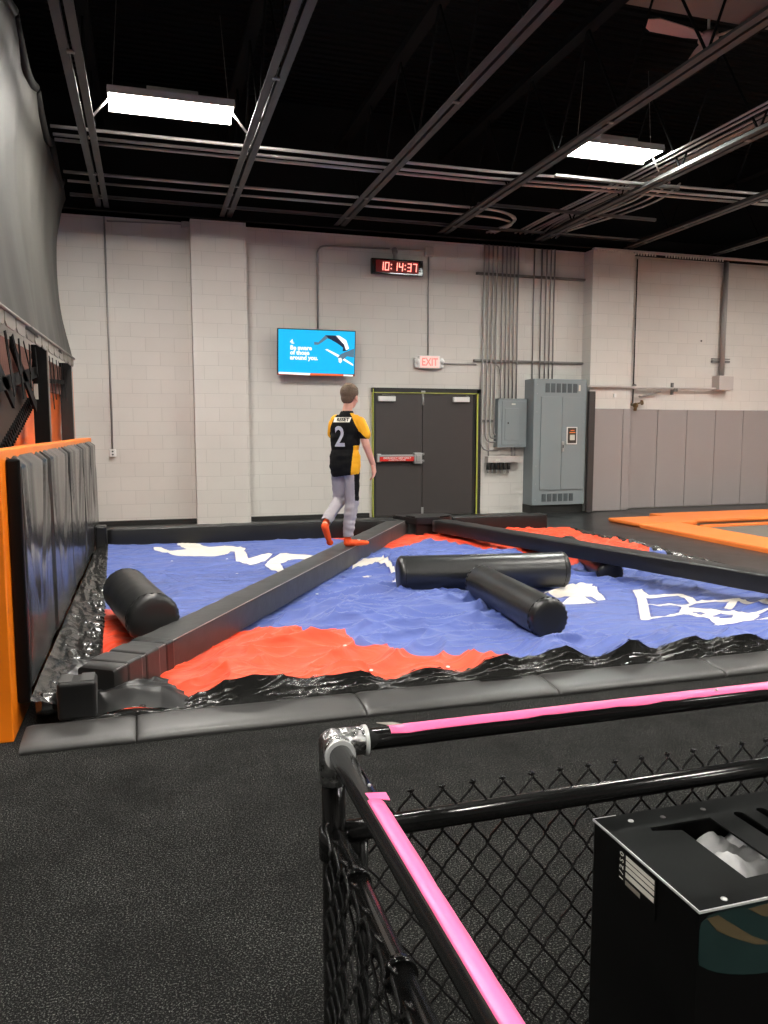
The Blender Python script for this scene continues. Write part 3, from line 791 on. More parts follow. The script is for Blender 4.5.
# striped webbing band below hem
nb = thing('net_valance', 'ragged striped netting band hanging under the pale hem of the screen', 'netting', (-1.06, 7, 2.0))
b = MB()
yv = 3.2
while yv < 10.9:
    b.beam((-1.08, yv, 1.86+.02*(yv-6)), (-1.08, yv+.28, 2.22+.02*(yv-6)), .004, .035, up=(1, 0, 0)); yv += .085
b.build('striped_web', M['stripe'], nb)
random.seed(3); yv = 3.4
while yv < 10.9:
    b = MB(); l = random.uniform(.25, .6); zt = 2.24+.022*(yv-6)
    b.beam((-1.02, yv, zt), (-1.0+random.uniform(-.02, .02), yv+random.uniform(-.12, .12), zt-l), random.uniform(.03, .09), .006, up=(1, 0, 0)); yv += random.uniform(.22, .4)
    b.build('strap', M['post_black'], nb)
b = MB(); b.beam((-1.03, 4.5, 1.62), (-1.03, 8.3, 2.06), .10, .02, up=(1, 0, 0)); b.beam((-1.03, 6.9, 2.2), (-1.03, 8.2, 1.72), .10, .02, up=(1, 0, 0)); b.beam((-1.03, 5.6, 2.2), (-1.03, 6.9, 1.72), .10, .02, up=(1, 0, 0))
b.beam((-1.03, 8.6, 2.0), (-1.03, 11.0, 2.12), .05, .02, up=(1, 0, 0)); b.build('torn_edge', M['post_black'], nb)
# slanted brown mesh slide
b = MB()
p0 = [(-1.12, 3.0, 0.6), (-1.12, 3.0, 2.0), (-1.14, 8.1, 2.02), (-1.14, 8.35, 1.8), (-1.14, 6.2, 1.2)]
fpoly = [b.bm.verts.new(p) for p in p0]; b.bm.faces.new(fpoly)
o = b.build('mesh_slide', M['mesh_brown']); o.modifiers.new('thickness', 'SOLIDIFY').thickness = .02; center_origin(o); tag(o, 'dark brown mesh panel with a sloping laced edge, in the netted frame', 'mesh panel')
nb2 = o
b = MB()
for k in range(26):
    t = k/25; y = 6.15+2.1*t; z = 1.17+.56*t
    b.beam((-1.09, y-.06, z+.07), (-1.08, y+.06, z-.02), .02, .03, up=(1, 0, 0))
b.tube([(-1.09, 6.0, 1.13), (-1.09, 8.3, 1.745)], .02, 8)
lc = b.build('laced_edge', M['post_black'], nb2)

# ------------------------------------------------------------------ ceiling steel
def joist(xc, label, y0=-3, i=0):
    j = thing('steel_joist', label, 'joist', (xc, 4.5, 4.55), 'open web roof joists')
    y1 = 11.72
    for s in (-1, 1):
        b = MB(); x = xc+s*.052
        b.box((x-.036, y0, 4.55), (x+.036, y1, 4.558)); xo = xc+s*.018
        b.box((min(xo, xo+s*.007), y0, 4.558), (max(xo, xo+s*.007), y1, 4.62))
        b.build('bottom_chord', M['joist'], j)
    b = MB(); b.box((xc-.07, y0, 5.62), (xc+.07, y1, 5.70)); b.build('top_chord', M['joist_dark'], j)
    b = MB(); y = y0; up = True
    while y < y1-.6:
        b.tube([(xc, y, 4.58 if up else 5.64), (xc, y+.62, 5.64 if up else 4.58)], .013, 6, cap=False); y += .62; up = not up
    b.build('web', M['joist_dark'], j)
    for yy_ in (7.05, 10.2, 11.2):
        b = MB(); b.box((xc-.03, yy_, 4.535), (xc+.03, yy_+.05, 4.55), .002); b.build('clip', M['strut'], j)
    return j
xs = [-.505, 1.165, 2.85, 4.50, 6.16, 7.86, 9.6]
jl = ['dark steel joist nearest the fabric screen, beside the warm white light',
      'steel joist on the inner side of the warm white light, above the first pilaster',
      'steel joist passing over the digital clock, between the two lights',
      'steel joist passing just in front of the cool white light',
      'steel joist beside the bundle of bright conduits beyond the cool light',
      'steel joist above the second pilaster, faint in the dark',
      'steel joist farthest from the fabric screen, over the tall duct']
for x, l in zip(xs, jl): joist(x, l)
# roof-level cross bracing faint bars
b = MB(); b.box((3.6, 6.05, 5.74), (11.0, 7.2, 6.34), .01); o = center_origin(b.build('air_duct', M['duct'])); tag(o, 'dim grey-brown rectangular air duct above the ceiling fan', 'air duct')

def conduit(name, pts, r, label, cat, m='conduit', group=None, rad=.12, n=8):
    b = MB(); b.tube(fillet(pts, rad), r, n); o = center_origin(b.build(name, M[m])); return tag(o, label, cat, group)
for k, y in enumerate((9.12, 9.36, 9.52)):
    conduit('conduit', [(-.88, y, 4.66), (4.3, y-.02, 4.66), (6.0, y-.15, 4.66), (9.9, y-.3, 4.66)], .018, ('nearest', 'middle', 'farthest')[k]+' of three crosswise roof pipes just behind the warm light', 'conduit', group='crosswise conduits nearer the lights', rad=.3)
for k, y in enumerate((10.62, 10.74, 11.2)):
    conduit('conduit', [(-.9, y, 4.66+.03*k), (4.2+.2*k, y-.03, 4.66+.03*k), (5.0+.1*k, y+.0, 4.66+.03*k), (5.5, 11.0+.1*k, 4.66), (5.2+.08*k, 11.9, 4.62), (5.2+.08*k, 11.93, 4.5)], .017, ('nearer', 'middle', 'farther')[k]+' of three crosswise roof pipes close to the block wall', 'conduit', group='crosswise conduits nearer the wall', rad=.35)
# bundle along the fifth joist
for k in range(6):
    x = (6.42, 6.35, 6.28, 6.22, 6.08, 6.02)[k]; xe = (6.30, 6.22, 6.02, 5.86, 5.80, 5.70)[k]
    conduit('conduit', [(x, 1, 4.74+.012*(k % 2)), (x, 9.2, 4.74+.012*(k % 2)), (x-.15, 11.3, 4.72), (xe, 11.93, 4.62)], .014, 'one of the bright steel pipes bundled along the joist beyond the cool light', 'conduit', group='bundle of lengthwise conduits', rad=.4)
for k in range(4):
    x = 6.36+.16*k
    conduit('conduit', [(x-.05, 9.0, 4.72), (x+.12, 9.6, 4.70), (x, 10.3, 4.68), (6.25+.08*k, 11.5, 4.66), (6.25+.08*k, 11.93, 4.6)], .013, 'hooked pipe leading from the crosswise pipes to the tall grey cabinet', 'conduit', group='hooked conduits over the tall cabinet', rad=.3)
def strut(x0, x1, y, z, label, w_=.04):
    b = MB(); b.box((x0, y-.02, z), (x1, y+.02, z+.012)); b.box((x0, y-.02, z), (x1, y-.014, z+w_)); b.box((x0, y+.014, z), (x1, y+.02, z+w_))
    x = x0+.05
    o = center_origin(b.build('strut_channel', M['strut'])); return tag(o, label, 'strut', None)
strut(4.5, 7.4, 10.35, 4.62, 'thin steel strut channel crossing below the pipe bundle')
strut(-.9, 8.0, 11.45, 4.60, 'long thin steel strut channel running just before the wall header')
strut(4.9, 6.7, 8.9, 4.60, 'perforated steel strut channel beneath the far side of the cool light')

# lights
def light(xc, yc, z, label, m, hidden=False, L=1.2):
    t = thing('ceiling_light', label, 'ceiling light', (xc, yc, z), 'suspended panel lights')
    b = MB(); b.box((xc-L/2, yc-.2, z), (xc+L/2, yc+.2, z+.045), .008); b.build('diffuser', m, t)
    b = MB(); b.box((xc-L/2-.01, yc-.21, z+.045), (xc+L/2+.01, yc+.21, z+.075), .006)
    b.box((xc-L/2-.012, yc-.212, z-.0), (xc+L/2+.012, yc-.202, z+.05)); b.box((xc-L/2-.012, yc+.202, z-.024), (xc+L/2+.012, yc+.212, z+.05))  # far lip added below the diffuser to shade the top of the wall
    b.build('housing', M['fixture'], t)
    b = MB(); b.box((xc-.24, yc-.08, z+.075), (xc+.26, yc+.08, z+.16), .006); b.build('driver_box', M['fixture'], t)
    for s in (-1, 1):
        b = MB(); b.tube([(xc+s*(L/2-.03), yc, z+.07), (xc+s*(L/2-.10), yc, 5.7)], .004, 5); b.build('hanger', M['cable'], t)
        b = MB(); b.tube([(xc+s*(L/2-.02), yc, z+.05), (xc+s*(L/2+.16), yc+.1, 4.62)], .012, 6); b.build('feed_tube', M['conduit'], t)
    return t
light(.33, 8.5, 4.74, 'warm white panel light hung between the first two joists, above the crosswise pipes', M['led'])
light(5.34, 8.30, 4.74, 'cool white panel light hung beside the bundle of bright pipes', M['led_cool'], L=1.05)
k = 0
for (x, y) in ((.33, 4.0), (5.3, 4.0), (10.3, 8.3), (10.3, 4.0), (.33, -.8), (5.3, -.8), (-4.2, 5.5), (-4.2, 0.5), (14.8, 6.0), (.33, -5.5), (5.3, -5.5), (10.3, -3)):
    light(x, y, 4.76, 'white panel light hung between the roof joists outside the view', M['led'])

# ceiling fan
fx, fy, fz = 6.09, 7.68, 5.80
fan = thing('ceiling_fan', 'pinkish-white ceiling fan high under the air duct', 'ceiling fan', (fx, fy, fz), None)
b = MB(); b.tube([(fx, fy, fz-.03), (fx, fy, fz), (fx, fy, fz+.07), (fx, fy, fz+.10)], [.07, .11, .10, .05], 20); b.build('motor', M['fan'], fan)
b = MB(); b.tube([(fx, fy, fz+.08), (fx, fy, 6.35)], .015, 8); b.build('downrod', M['white_plastic'], fan)
for a in (186, 306, 66):
    R = Matrix.Translation((fx, fy, fz+.03)) @ Matrix.Rotation(math.radians(a), 4, 'Z') @ Matrix.Rotation(.22, 4, 'X')
    b = MB(); b.prism([(.1, -.04), (.3, -.075), (.74, -.10), (.86, -.05), (.88, .04), (.76, .09), (.3, .07), (.1, .04)], -.005, .005, M=R); b.build('blade', M['fan'], fan)

# ------------------------------------------------------------------ wall fittings
# outlet + conduit on the left
conduit('conduit', [(-.5, 11.975, 4.5), (-.5, 11.975, 1.22)], .013, 'thin grey conduit dropping down the bare block wall to the small outlet', 'conduit', 'conduit_wall')
conduit('conduit', [(-.47, 11.975, 4.44), (.60, 11.975, 4.47)], .010, 'thin conduit running along the wall top to the small square box', 'conduit', 'conduit_wall')
b = MB(); b.box((.55, 11.92, 4.42), (.66, 12, 4.53), .006); tag(center_origin(b.build('junction_box', M['conduit_paint'])), 'small square junction box high beside the first pilaster', 'junction box')
ob = thing('wall_outlet', 'small white outlet at the foot of the thin conduit', 'outlet', (-.5, 12, 1.12))
b = MB(); b.box((-.545, 11.94, 1.11), (-.455, 12, 1.22), .006); b.build('plate', M['white_plastic'], ob)
for z in (1.145, 1.19):
    b = MB(); b.tube([(-.5, 11.937, z), (-.5, 11.945, z)], .013, 10); b.build('socket', M['frame_black'], ob)

# television
tv = thing('television', 'wall-mounted television showing a blue safety slide with white text', 'television', (2.5, 11.9, 2.35))
TR = Matrix.Translation((2.50, 11.80, 2.675)) @ Matrix.Rotation(math.radians(6), 4, 'X')
def tvbox(name, x0, x1, y0, y1, z0, z1, m, bev=0, parent=tv):
    b = MB(); b.box((x0, y0, z0), (x1, y1, z1), bev)
    for v in b.bm.verts: v.co = TR @ v.co
    return b.build(name, m, parent)
tvbox('casing', -.605, .605, -.02, .03, -.345, .345, M['tv_case'], .006)
tvbox('lower_trim', -.60, .60, -.026, -.018, -.345, -.318, M['tv_trim'])
scr = tvbox('screen', -.59, .59, -.026, -.019, -.312, .33, M['screen'])
b = MB(); b.box((2.2, 11.83, 2.5), (2.8, 12.0, 2.85)); b.build('wall_bracket', M['frame_black'], tv)
def tvpoly(pts, m, name, depth=.028):
    b = MB(); P = [((px-384)/640*1.18*1.0, -(py-250)/390*.65) for px, py in pts]
    b.prism([(x, z) for x, z in P], 0, .001, M=TR @ Matrix(((1, 0, 0, 0), (0, 0, -1, -depth), (0, 1, 0, 0), (0, 0, 0, 1)))); b.build(name, m, scr)
for s, y in (('4.', 160), ('Be aware', 213), ('of those', 256), ('around you.', 300)):
    me = text_mesh(s, .088, .0004, 1.0, 'LEFT', .004)
    me.transform(TR @ Matrix.Translation(((160-384)/640*1.18, -.0285, -(y-250)/390*.65)) @ Matrix.Rotation(PI/2, 4, 'X'))
    link('slide_text', me, M['screen_white'], scr)
tvpoly([(66, 430), (330, 436), (325, 456), (66, 448)], M['screen_white'], 'slide_bar')
tvpoly([(330, 436), (612, 440), (612, 456), (325, 456)], M['screen_orange'], 'slide_bar')
tvpoly([(612, 442), (694, 444), (694, 458), (612, 456)], M['screen_white'], 'slide_bar')
tvpoly([(452, 92), (540, 92), (600, 130), (652, 190), (640, 225), (600, 232), (605, 200), (560, 165), (500, 130), (470, 118)], M['screen_dark'], 'slide_figure')
tvpoly([(540, 92), (570, 92), (630, 130), (656, 205), (630, 222), (612, 170)], M['screen_white'], 'slide_figure', .0285)
tvpoly([(452, 92), (475, 115), (420, 160), (390, 180), (360, 180), (358, 155), (395, 158)], M['screen_grey'], 'slide_figure', .0283)
tvpoly([(450, 220), (470, 215), (570, 265), (694, 345), (694, 362), (560, 285)], M['screen_white'], 'slide_figure', .0282)
tvpoly([(560, 290), (580, 262), (620, 240), (700, 205), (700, 285), (640, 275), (600, 310), (585, 318)], M['screen_grey'], 'slide_figure', .0287)
tvpoly([(566, 295), (590, 290), (598, 320), (585, 340), (570, 330)], M['screen_white'], 'slide_figure', .029)
conduit('conduit', [(2.56, 11.975, 3.06), (2.56, 11.975, 4.30), (3.72, 11.975, 4.33)], .014, 'grey conduit rising from the television and bending along to the clock', 'conduit', 'conduit_wall', rad=.14)
conduit('conduit', [(3.85, 11.975, 4.33), (4.33, 11.975, 4.34)], .012, 'short conduit between the clock mount and the small white box', 'conduit', 'conduit_paint')
b = MB(); b.box((4.30, 11.93, 4.25), (4.44, 12, 4.40), .008); tag(center_origin(b.build('junction_box', M['conduit_paint'])), 'small white junction box beside the digital clock', 'junction box')
conduit('conduit', [(4.37, 11.975, 4.26), (4.37, 11.975, 2.70)], .010, 'thin conduit dropping from the small white box to the exit sign', 'conduit', 'conduit_wall')
conduit('conduit', [(4.62, 11.975, 2.575), (5.22, 11.975, 2.575)], .010, 'thin conduit running sideways from the exit sign', 'conduit', 'conduit_wall')

# clock
ck = thing('digital_clock', 'black digital wall clock with glowing red digits above the double door', 'clock', (3.82, 11.9, 3.9))
b = MB(); b.box((3.39, 11.86, 3.915), (4.24, 11.93, 4.155), .012); b.build('clock_case', M['clock_case'], ck)
b = MB(); b.box((3.46, 11.853, 3.945), (4.16, 11.862, 4.125), .002); fc = b.build('display', M['clock_glass'], ck)
b = MB(); b.tube([(3.80, 11.95, 4.15), (3.80, 11.95, 4.28)], .03, 10); b.tube([(3.80, 11.95, 4.27), (3.80, 11.99, 4.33)], .045, 10); b.build('mount', M['conduit_wall'], ck)
SEG = {'0': 'abcdef', '1': 'bc', '4': 'fgbc', '7': 'abc', '3': 'abgcd'}
def digit(ch, x, z, w_, h_):
    b = MB(); t = .013; sh = .06
    P = {'a': (x+t*.3, z+h_-t, x+w_-t*.3, z+h_), 'd': (x+t*.3, z, x+w_-t*.3, z+t), 'g': (x+t*.3, z+h_/2-t/2, x+w_-t*.3, z+h_/2+t/2),
         'b': (x+w_-t, z+h_/2, x+w_, z+h_), 'c': (x+w_-t, z, x+w_, z+h_/2), 'f': (x, z+h_/2, x+t, z+h_), 'e': (x, z, x+t, z+h_/2)}
    for s in SEG[ch]:
        x0, z0, x1, z1 = P[s]; b.box((x0, 11.848, z0), (x1, 11.853, z1))
    for v in b.bm.verts: v.co.x += (v.co.z-z)*.08
    b.build('digit', M['led_red'], fc)
xx = 3.51
for ch in '10:14:37':
    if ch == ':':
        b = MB(); b.box((xx+.008, 11.848, 3.995), (xx+.026, 11.853, 4.012)); b.box((xx+.012, 11.848, 4.055), (xx+.03, 11.853, 4.072)); b.build('colon', M['led_red'], fc); xx += .048
    else: digit(ch, xx, 3.972, .068, .125); xx += .090

# exit sign
ex = thing('exit_sign', 'small white exit sign with pale red letters above the double door', 'exit sign', (4.36, 11.95, 2.47))
b = MB(); b.box((4.19, 11.91, 2.485), (4.56, 11.98, 2.69), .012); b.build('sign_body', M['white_plastic'], ex)
b = MB(); b.box((4.215, 11.904, 2.50), (4.535, 11.911, 2.675), .003); fo = b.build('sign_face', M['exit_face'], ex)
put_text('EXIT', .17, (4.375, 11.902, 2.583), M['exit_red'], fo, bold=.003, sx=.8)
for x in (4.165, 4.595):
    b = MB(); b.ball((x, 11.93, 2.60), .045, 12, (1, .9, 1)); b.box((x-.03, 11.93, 2.5), (x+.03, 11.98, 2.66), .01); b.build('lamp_head', M['white_plastic'], ex)

# wall struts and vertical pipes
def wallstrut(x0, x1, z, label):
    b = MB(); b.box((x0, 11.955, z), (x1, 12, z+.04), .002); b.box((x0, 11.945, z+.006), (x1, 11.955, z+.034)); return tag(center_origin(b.build('strut_channel', M['strut'])), label, 'strut')
wallstrut(5.20, 7.25, 4.02, 'upper steel strut channel on the wall behind the vertical pipes')
wallstrut(5.17, 7.25, 2.62, 'lower steel strut channel on the wall above the two grey cabinets')
wallstrut(5.22, 5.55, 1.63, 'short strut channel holding the pipes beside the small grey panel')
for k, x in enumerate((5.32, 5.40, 5.475, 5.55)):
    zz = (1.16, 1.30, 1.36, 1.42)[k]
    conduit('conduit', [(x, 11.93, 4.52), (x, 11.93, 4.0), (x-.02, 11.93, zz), (5.62, 11.93, zz)], .014, 'one of four wall pipes curving into the side of the small grey panel', 'conduit', 'conduit_wall', 'pipes curving into the small panel', rad=.22)
for k, x in enumerate((5.645, 5.72, 5.79, 5.86, 5.93)):
    conduit('conduit', [(x, 11.93, 4.52), (x, 11.93, 2.0)], .013, 'one of five pipes dropping straight into the top of the small grey panel', 'conduit', 'conduit_wall', 'pipes into the small panel top')
conduit('conduit', [(5.53, 11.93, 2.58), (5.60, 11.93, 2.56), (5.64, 11.92, 2.4), (5.64, 11.92, 2.0)], .013, 'pipe starting at the lower strut with a bend, entering the small panel top', 'conduit', 'conduit_wall', rad=.08)
for k, x in enumerate((6.22, 6.36, 6.45, 6.53, 6.60)):
    conduit('conduit', [(x, 11.93, 4.52), (x, 11.93, 2.33)], .013, 'one of five pipes dropping into the top of the tall grey cabinet', 'conduit', 'conduit_wall', 'pipes into the tall cabinet top')
# small panel
sp = thing('breaker_box', 'small grey breaker box between the double door and the tall cabinet', 'breaker box', (5.8, 11.9, 1.2))
b = MB(); b.box((5.56, 11.84, 1.21), (6.09, 12, 2.02), .006); b.build('box', M['elec'], sp)
b = MB(); b.box((5.63, 11.828, 1.25), (6.06, 11.84, 1.98), .004); dd = b.build('cover', M['elec'], sp)
b = MB(); b.box((5.68, 11.822, 1.33), (5.93, 11.829, 1.86), .003); b.build('hinged_door', M['elec'], dd)
b = MB(); b.box((5.73, 11.818, 1.60), (5.75, 11.824, 1.63)); b.build('latch', M['frame_black'], dd)
b = MB(); b.box((5.80, 11.824, 1.915), (5.87, 11.829, 1.94)); b.build('name_plate', M['label_white'], dd)
conduit('conduit', [(6.09, 11.93, 1.93), (6.2, 11.93, 1.93)], .03, 'short upper coupling joining the small panel to the tall cabinet', 'conduit', 'conduit_wall')
conduit('conduit', [(6.09, 11.93, 1.27), (6.2, 11.93, 1.27)], .03, 'short lower coupling joining the small panel to the tall cabinet', 'conduit', 'conduit')
# gutter box with cable glands
gb = thing('cable_gutter', 'pale wiring gutter with a row of black cable ends under the small grey panel', 'wiring box', (5.7, 11.92, .8))
b = MB(); b.box((5.40, 11.86, .955), (6.0, 12, 1.065), .006); b.build('gutter_box', M['conduit_paint'], gb)
b = MB(); b.box((5.54, 11.855, .98), (5.62, 11.861, 1.02)); b.build('name_plate', M['label_white'], gb)
for k in range(6):
    x = 5.43+.075*k; b = MB(); b.tube([(x, 11.92, .96), (x, 11.92, .92), (x, 11.92, .90), (x, 11.92, .84)], [.026, .026, .03, .03], 10); g_ = b.build('cable_gland', M['frame_black'], gb)
    b = MB(); b.tube([(x, 11.92, .86), (x, 11.92, .78)], .016, 8); b.build('stub', M['metal'], g_)
for x in (5.86, 5.92):
    conduit('conduit', [(x, 11.93, 1.22), (x, 11.93, 1.06)], .014, 'one of two short nipples between the small panel and the wiring gutter', 'conduit', 'conduit_wall', 'nipples above the gutter')
conduit('conduit', [(5.44, 11.93, 1.35), (5.44, 11.93, 1.06)], .014, 'single short pipe dropping into the outer end of the wiring gutter', 'conduit', 'conduit_wall')
# tall cabinet
tc_ = thing('electrical_cabinet', 'tall grey double-door electrical cabinet with louvres and a warning notice', 'electrical cabinet', (6.6, 11.8, .2))
b = MB(); b.box((6.12, 11.66, .24), (7.11, 12, 2.345), .008); b.build('cabinet_body', M['elec'], tc_)
b = MB(); b.box((6.12, 11.70, .10), (7.11, 12, .24)); b.build('plinth', M['frame_black'], tc_)
for x0, x1 in ((6.25, 6.64), (6.645, 7.05)):
    b = MB(); b.box((x0, 11.642, .50), (x1, 11.66, 2.05), .004); dd = b.build('cabinet_door', M['elec'], tc_)
    if x0 > 6.5:
        b = MB(); b.box((6.64, 11.625, 1.14), (6.685, 11.643, 1.31), .005); hh = b.build('handle', M['metal'], dd)
        b = MB(); b.box((6.655, 11.618, 1.20), (6.67, 11.627, 1.25)); b.build('keyhole', M['frame_black'], hh)
b = MB(); b.box((6.73, 11.632, 1.26), (6.93, 11.642, 1.55), .004); nt_ = b.build('notice', M['white_plastic'], tc_)
b = MB(); b.box((6.75, 11.628, 1.28), (6.91, 11.633, 1.535)); b.build('notice_ground', M['plaque'], nt_)
b = MB(); b.box((6.79, 11.624, 1.33), (6.88, 11.629, 1.42)); b.build('notice_sheet', M['label_white'], nt_)
b = MB(); b.box((6.78, 11.624, 1.45), (6.89, 11.629, 1.465)); b.box((6.80, 11.624, 1.485), (6.87, 11.629, 1.50)); b.build('notice_line', M['orange_pad'], nt_)
for row, (z0, z1, xs_) in enumerate(((2.12, 2.27, 6.33), (.30, .43, 6.30))):
    for k in range(6):
        x = xs_+.103*k; b = MB(); b.box((x, 11.655, z0), (x+.078, 11.663, z1))
        for q in range(7):
            zq = z0+.01+(z1-z0-.02)*q/6; b.box((x+.006, 11.648, zq-.005), (x+.072, 11.658, zq+.003))
        b.build('louvre', M['elec_dark'], tc_)
b = MB(); b.box((6.95, 11.652, 2.15), (6.985, 11.66, 2.25)); b.build('name_plate', M['label_white'], tc_)
for z in (.33, .6, .9, 1.8, 2.1, 2.25):
    b = MB(); b.tube([(6.18, 11.662, z), (6.18, 11.655, z)], .007, 8); b.build('screw', M['metal'], tc_)
# black side board next to cabinet
b = MB(); b.box((7.13, 11.60, DK), (7.245, 11.67, 2.15), .01); tag(center_origin(b.build('side_panel', M['door'])), 'upright dark brown board between the tall cabinet and the grey wall pads', 'board')
# grey wall pads
px_ = [7.25, 7.86, 8.07]
def wpad(x0, x1, y, label):
    b = MB(); b.box((x0+.004, y-.045, DK+.005), (x1-.004, y, 1.865), .014, seg=3); return tag(center_origin(b.build('wall_pad', M['wallpad'])), label, 'wall pad', 'grey wall pads')
wpad(7.25, 7.84, 11.72, 'wide grey wall pad on the second pilaster, next to the dark board')
wpad(7.84, 8.0, 11.72, 'narrow grey wall pad at the outer edge of the second pilaster')
xw = [8.03, 8.74, 9.36, 9.98, 10.60, 11.22, 11.84, 12.46]
names = ['first', 'second', 'third', 'fourth', 'fifth', 'sixth', 'seventh']
for i in range(7): wpad(xw[i], xw[i+1], 11.999, names[i]+' grey wall pad on the recessed wall, counting from the second pilaster')
# pipework right
conduit('steel_pipe', [(7.13, 11.66, 2.235), (8.06, 11.67, 2.235), (8.16, 11.9, 2.235), (9.92, 11.9, 2.245)], .022, 'pale horizontal pipe running over the grey wall pads to the white box', 'pipe', 'conduit_paint', rad=.05)
b = MB(); b.box((9.90, 11.80, 2.22), (10.22, 12, 2.475), .01); tag(center_origin(b.build('junction_box', M['conduit_paint'])), 'large white junction box under the tall vertical duct', 'junction box')
conduit('steel_pipe', [(10.05, 11.93, 4.50), (10.05, 11.93, 2.47)], .045, 'thick grey vertical pipe from the ceiling to the large white box', 'pipe', 'conduit_wall', n=14)
b = MB(); b.box((9.86, 11.95, 2.72), (10.24, 12, 2.76)); b.box((9.86, 11.95, 2.78), (10.24, 12, 2.795)); tag(center_origin(b.build('pipe_bracket', M['strut'])), 'short steel bracket across the thick vertical pipe', 'bracket')
b = MB(); b.box((9.02, 11.95, 2.13), (9.05, 12, 2.34)); b.box((9.0, 11.86, 2.18), (9.07, 11.95, 2.24), .004); tag(center_origin(b.build('pipe_bracket', M['strut'])), 'small upright clamp halfway along the pale horizontal pipe', 'bracket')
conduit('steel_pipe', [(8.32, 11.93, 2.09), (8.42, 11.93, 2.10), (8.75, 11.91, 2.18)], .018, 'short slanted pipe branching under the pale horizontal pipe', 'pipe', 'conduit_wall', rad=.05)
conduit('conduit', [(8.225, 11.97, 4.45), (8.225, 11.97, 1.95)], .010, 'thin dark conduit running down the corner of the second pilaster', 'conduit', 'joist_dark')
vv = thing('brass_valve', 'small brass valve with a round knob above the grey wall pads', 'valve', (8.25, 11.9, 1.9))
b = MB(); b.ball((8.22, 11.88, 1.93), .05, 12); b.tube([(8.22, 11.88, 1.93), (8.20, 11.86, 1.84)], .03, 10); b.tube([(8.22, 11.98, 1.95), (8.22, 11.86, 1.94)], .03, 10); b.build('valve_body', M['brass'], vv)
b = MB(); b.tube([(8.24, 11.9, 1.96), (8.34, 11.88, 1.98)], .014, 8); b.tube([(8.34, 11.885, 1.98), (8.365, 11.88, 1.985)], .045, 14); b.build('knob', M['brass'], vv)
b = MB(); b.ball((8.22, 11.93, 2.28), .03, 10); b.tube([(8.22, 11.98, 2.28), (8.22, 11.9, 2.28)], .022, 8); tag(center_origin(b.build('pipe_fitting', M['strut'])), 'tiny dark fitting on the pilaster corner just above the pale pipe', 'fitting')
b = MB(); b.box((7.66, 11.70, 2.06), (7.71, 11.72, 2.12), .004); tag(center_origin(b.build('wall_button', M['white_plastic'])), 'tiny white square button on the second pilaster below the pale pipe', 'button')
b = MB(); b.box((9.62, 11.985, 3.09), (9.645, 12, 3.115), .003); tag(center_origin(b.build('wall_stud', M['frame_black'])), 'tiny dark stud on the wall beside the thick vertical pipe', 'stud')
# perforated tray at wall top right
tr = thing('cable_tray', 'perforated bright steel channel along the wall top over the second pilaster', 'channel', (8.5, 11.66, 4.45))
b = MB(); b.box((7.15, 11.60, 4.47), (13, 11.68, 4.50)); b.build('rail', M['conduit_paint'], tr)
for k in range(46):
    x = 7.2+.055*k
    if 20 < k < 24: continue
    b = MB(); b.box((x, 11.597, 4.42), (x+.03, 11.603, 4.47)); b.build('tooth', M['label_white'], tr)

# ------------------------------------------------------------------ pipe rail fence in front
FX, FY, RZ, MZ, PR = .312, 1.355, .92, .745, .0205
fence = thing('pipe_rail_fence', 'black pipe railing corner with chain-link infill and pink taped top rails', 'railing', (FX, FY, 0))
b = MB(); b.tube([(FX, FY, 0), (FX, FY, .70), (FX, FY, RZ-.01)], PR+.002, 20); post_ = b.build('corner_post', M['rail'], fence)
b = MB(); b.tube([(FX+.03, FY, RZ), (3.2, FY, RZ)], PR, 20); rail_x = b.build('top_rail', M['rail'], fence)
b = MB(); b.tube([(FX, FY-.04, RZ), (FX, -.9, RZ)], PR, 20); rail_y = b.build('top_rail', M['rail'], fence)
b = MB(); b.tube([(FX+.02, FY, MZ), (3.2, FY, MZ)], PR, 20); b.build('mid_rail', M['rail'], fence)
b = MB(); b.tube([(FX, FY-.03, MZ), (FX, -.9, MZ)], PR, 20); b.build('mid_rail', M['rail'], fence)
b = MB(); b.tube([(FX+.02, FY, .06), (3.2, FY, .06)], PR, 16); b.build('bottom_rail', M['rail'], fence)
b = MB(); b.tube([(FX, FY-.03, .06), (FX, -.9, .06)], PR, 16); b.build('bottom_rail', M['rail'], fence)
# aluminium elbow fitting
b = MB()
b.tube([(FX-.004, FY, RZ), (FX+.03, FY, RZ), (FX+.062, FY, RZ)], [.027, .027, .026], 22)
b.tube([(FX, FY+.004, RZ), (FX, FY-.055, RZ)], .026, 22)
b.tube([(FX, FY, RZ+.0), (FX, FY, RZ-.075)], .027, 22)
b.ball((FX, FY, RZ), .0285, 22)
me = remesh(b.mesh(), .0022, 3); el = link('elbow_fitting', me, M['chrome'], fence)
for (p, q) in (((FX+.057, FY, RZ), (FX+.064, FY, RZ)), ((FX, FY-.05, RZ), (FX, FY-.058, RZ))):
    b = MB(); b.tube([p, q], .0283, 22); b.build('collar', M['raw_edge'], el)
b = MB(); b.tube([(FX, FY, .70), (FX, FY, .755)], PR+.008, 20); b.box((FX+.015, FY-.012, .70), (FX+.05, FY+.012, .75), .004); b.build('post_clamp', M['rail'], fence)
b = MB(); b.tube([(FX, .95, MZ), (FX, .965, MZ)], PR+.006, 18); b.build('rail_clamp', M['rail'], fence)
b = MB(); b.tube([(FX, 1.18, MZ), (FX, 1.20, MZ)], PR+.004, 18); b.build('rail_clamp', M['rail'], fence)
# second inner upright of the framed panel
b = MB(); b.tube([(FX+.055, FY, .06), (FX+.055, FY, MZ)], .012, 12); b.build('panel_stile', M['rail'], fence)
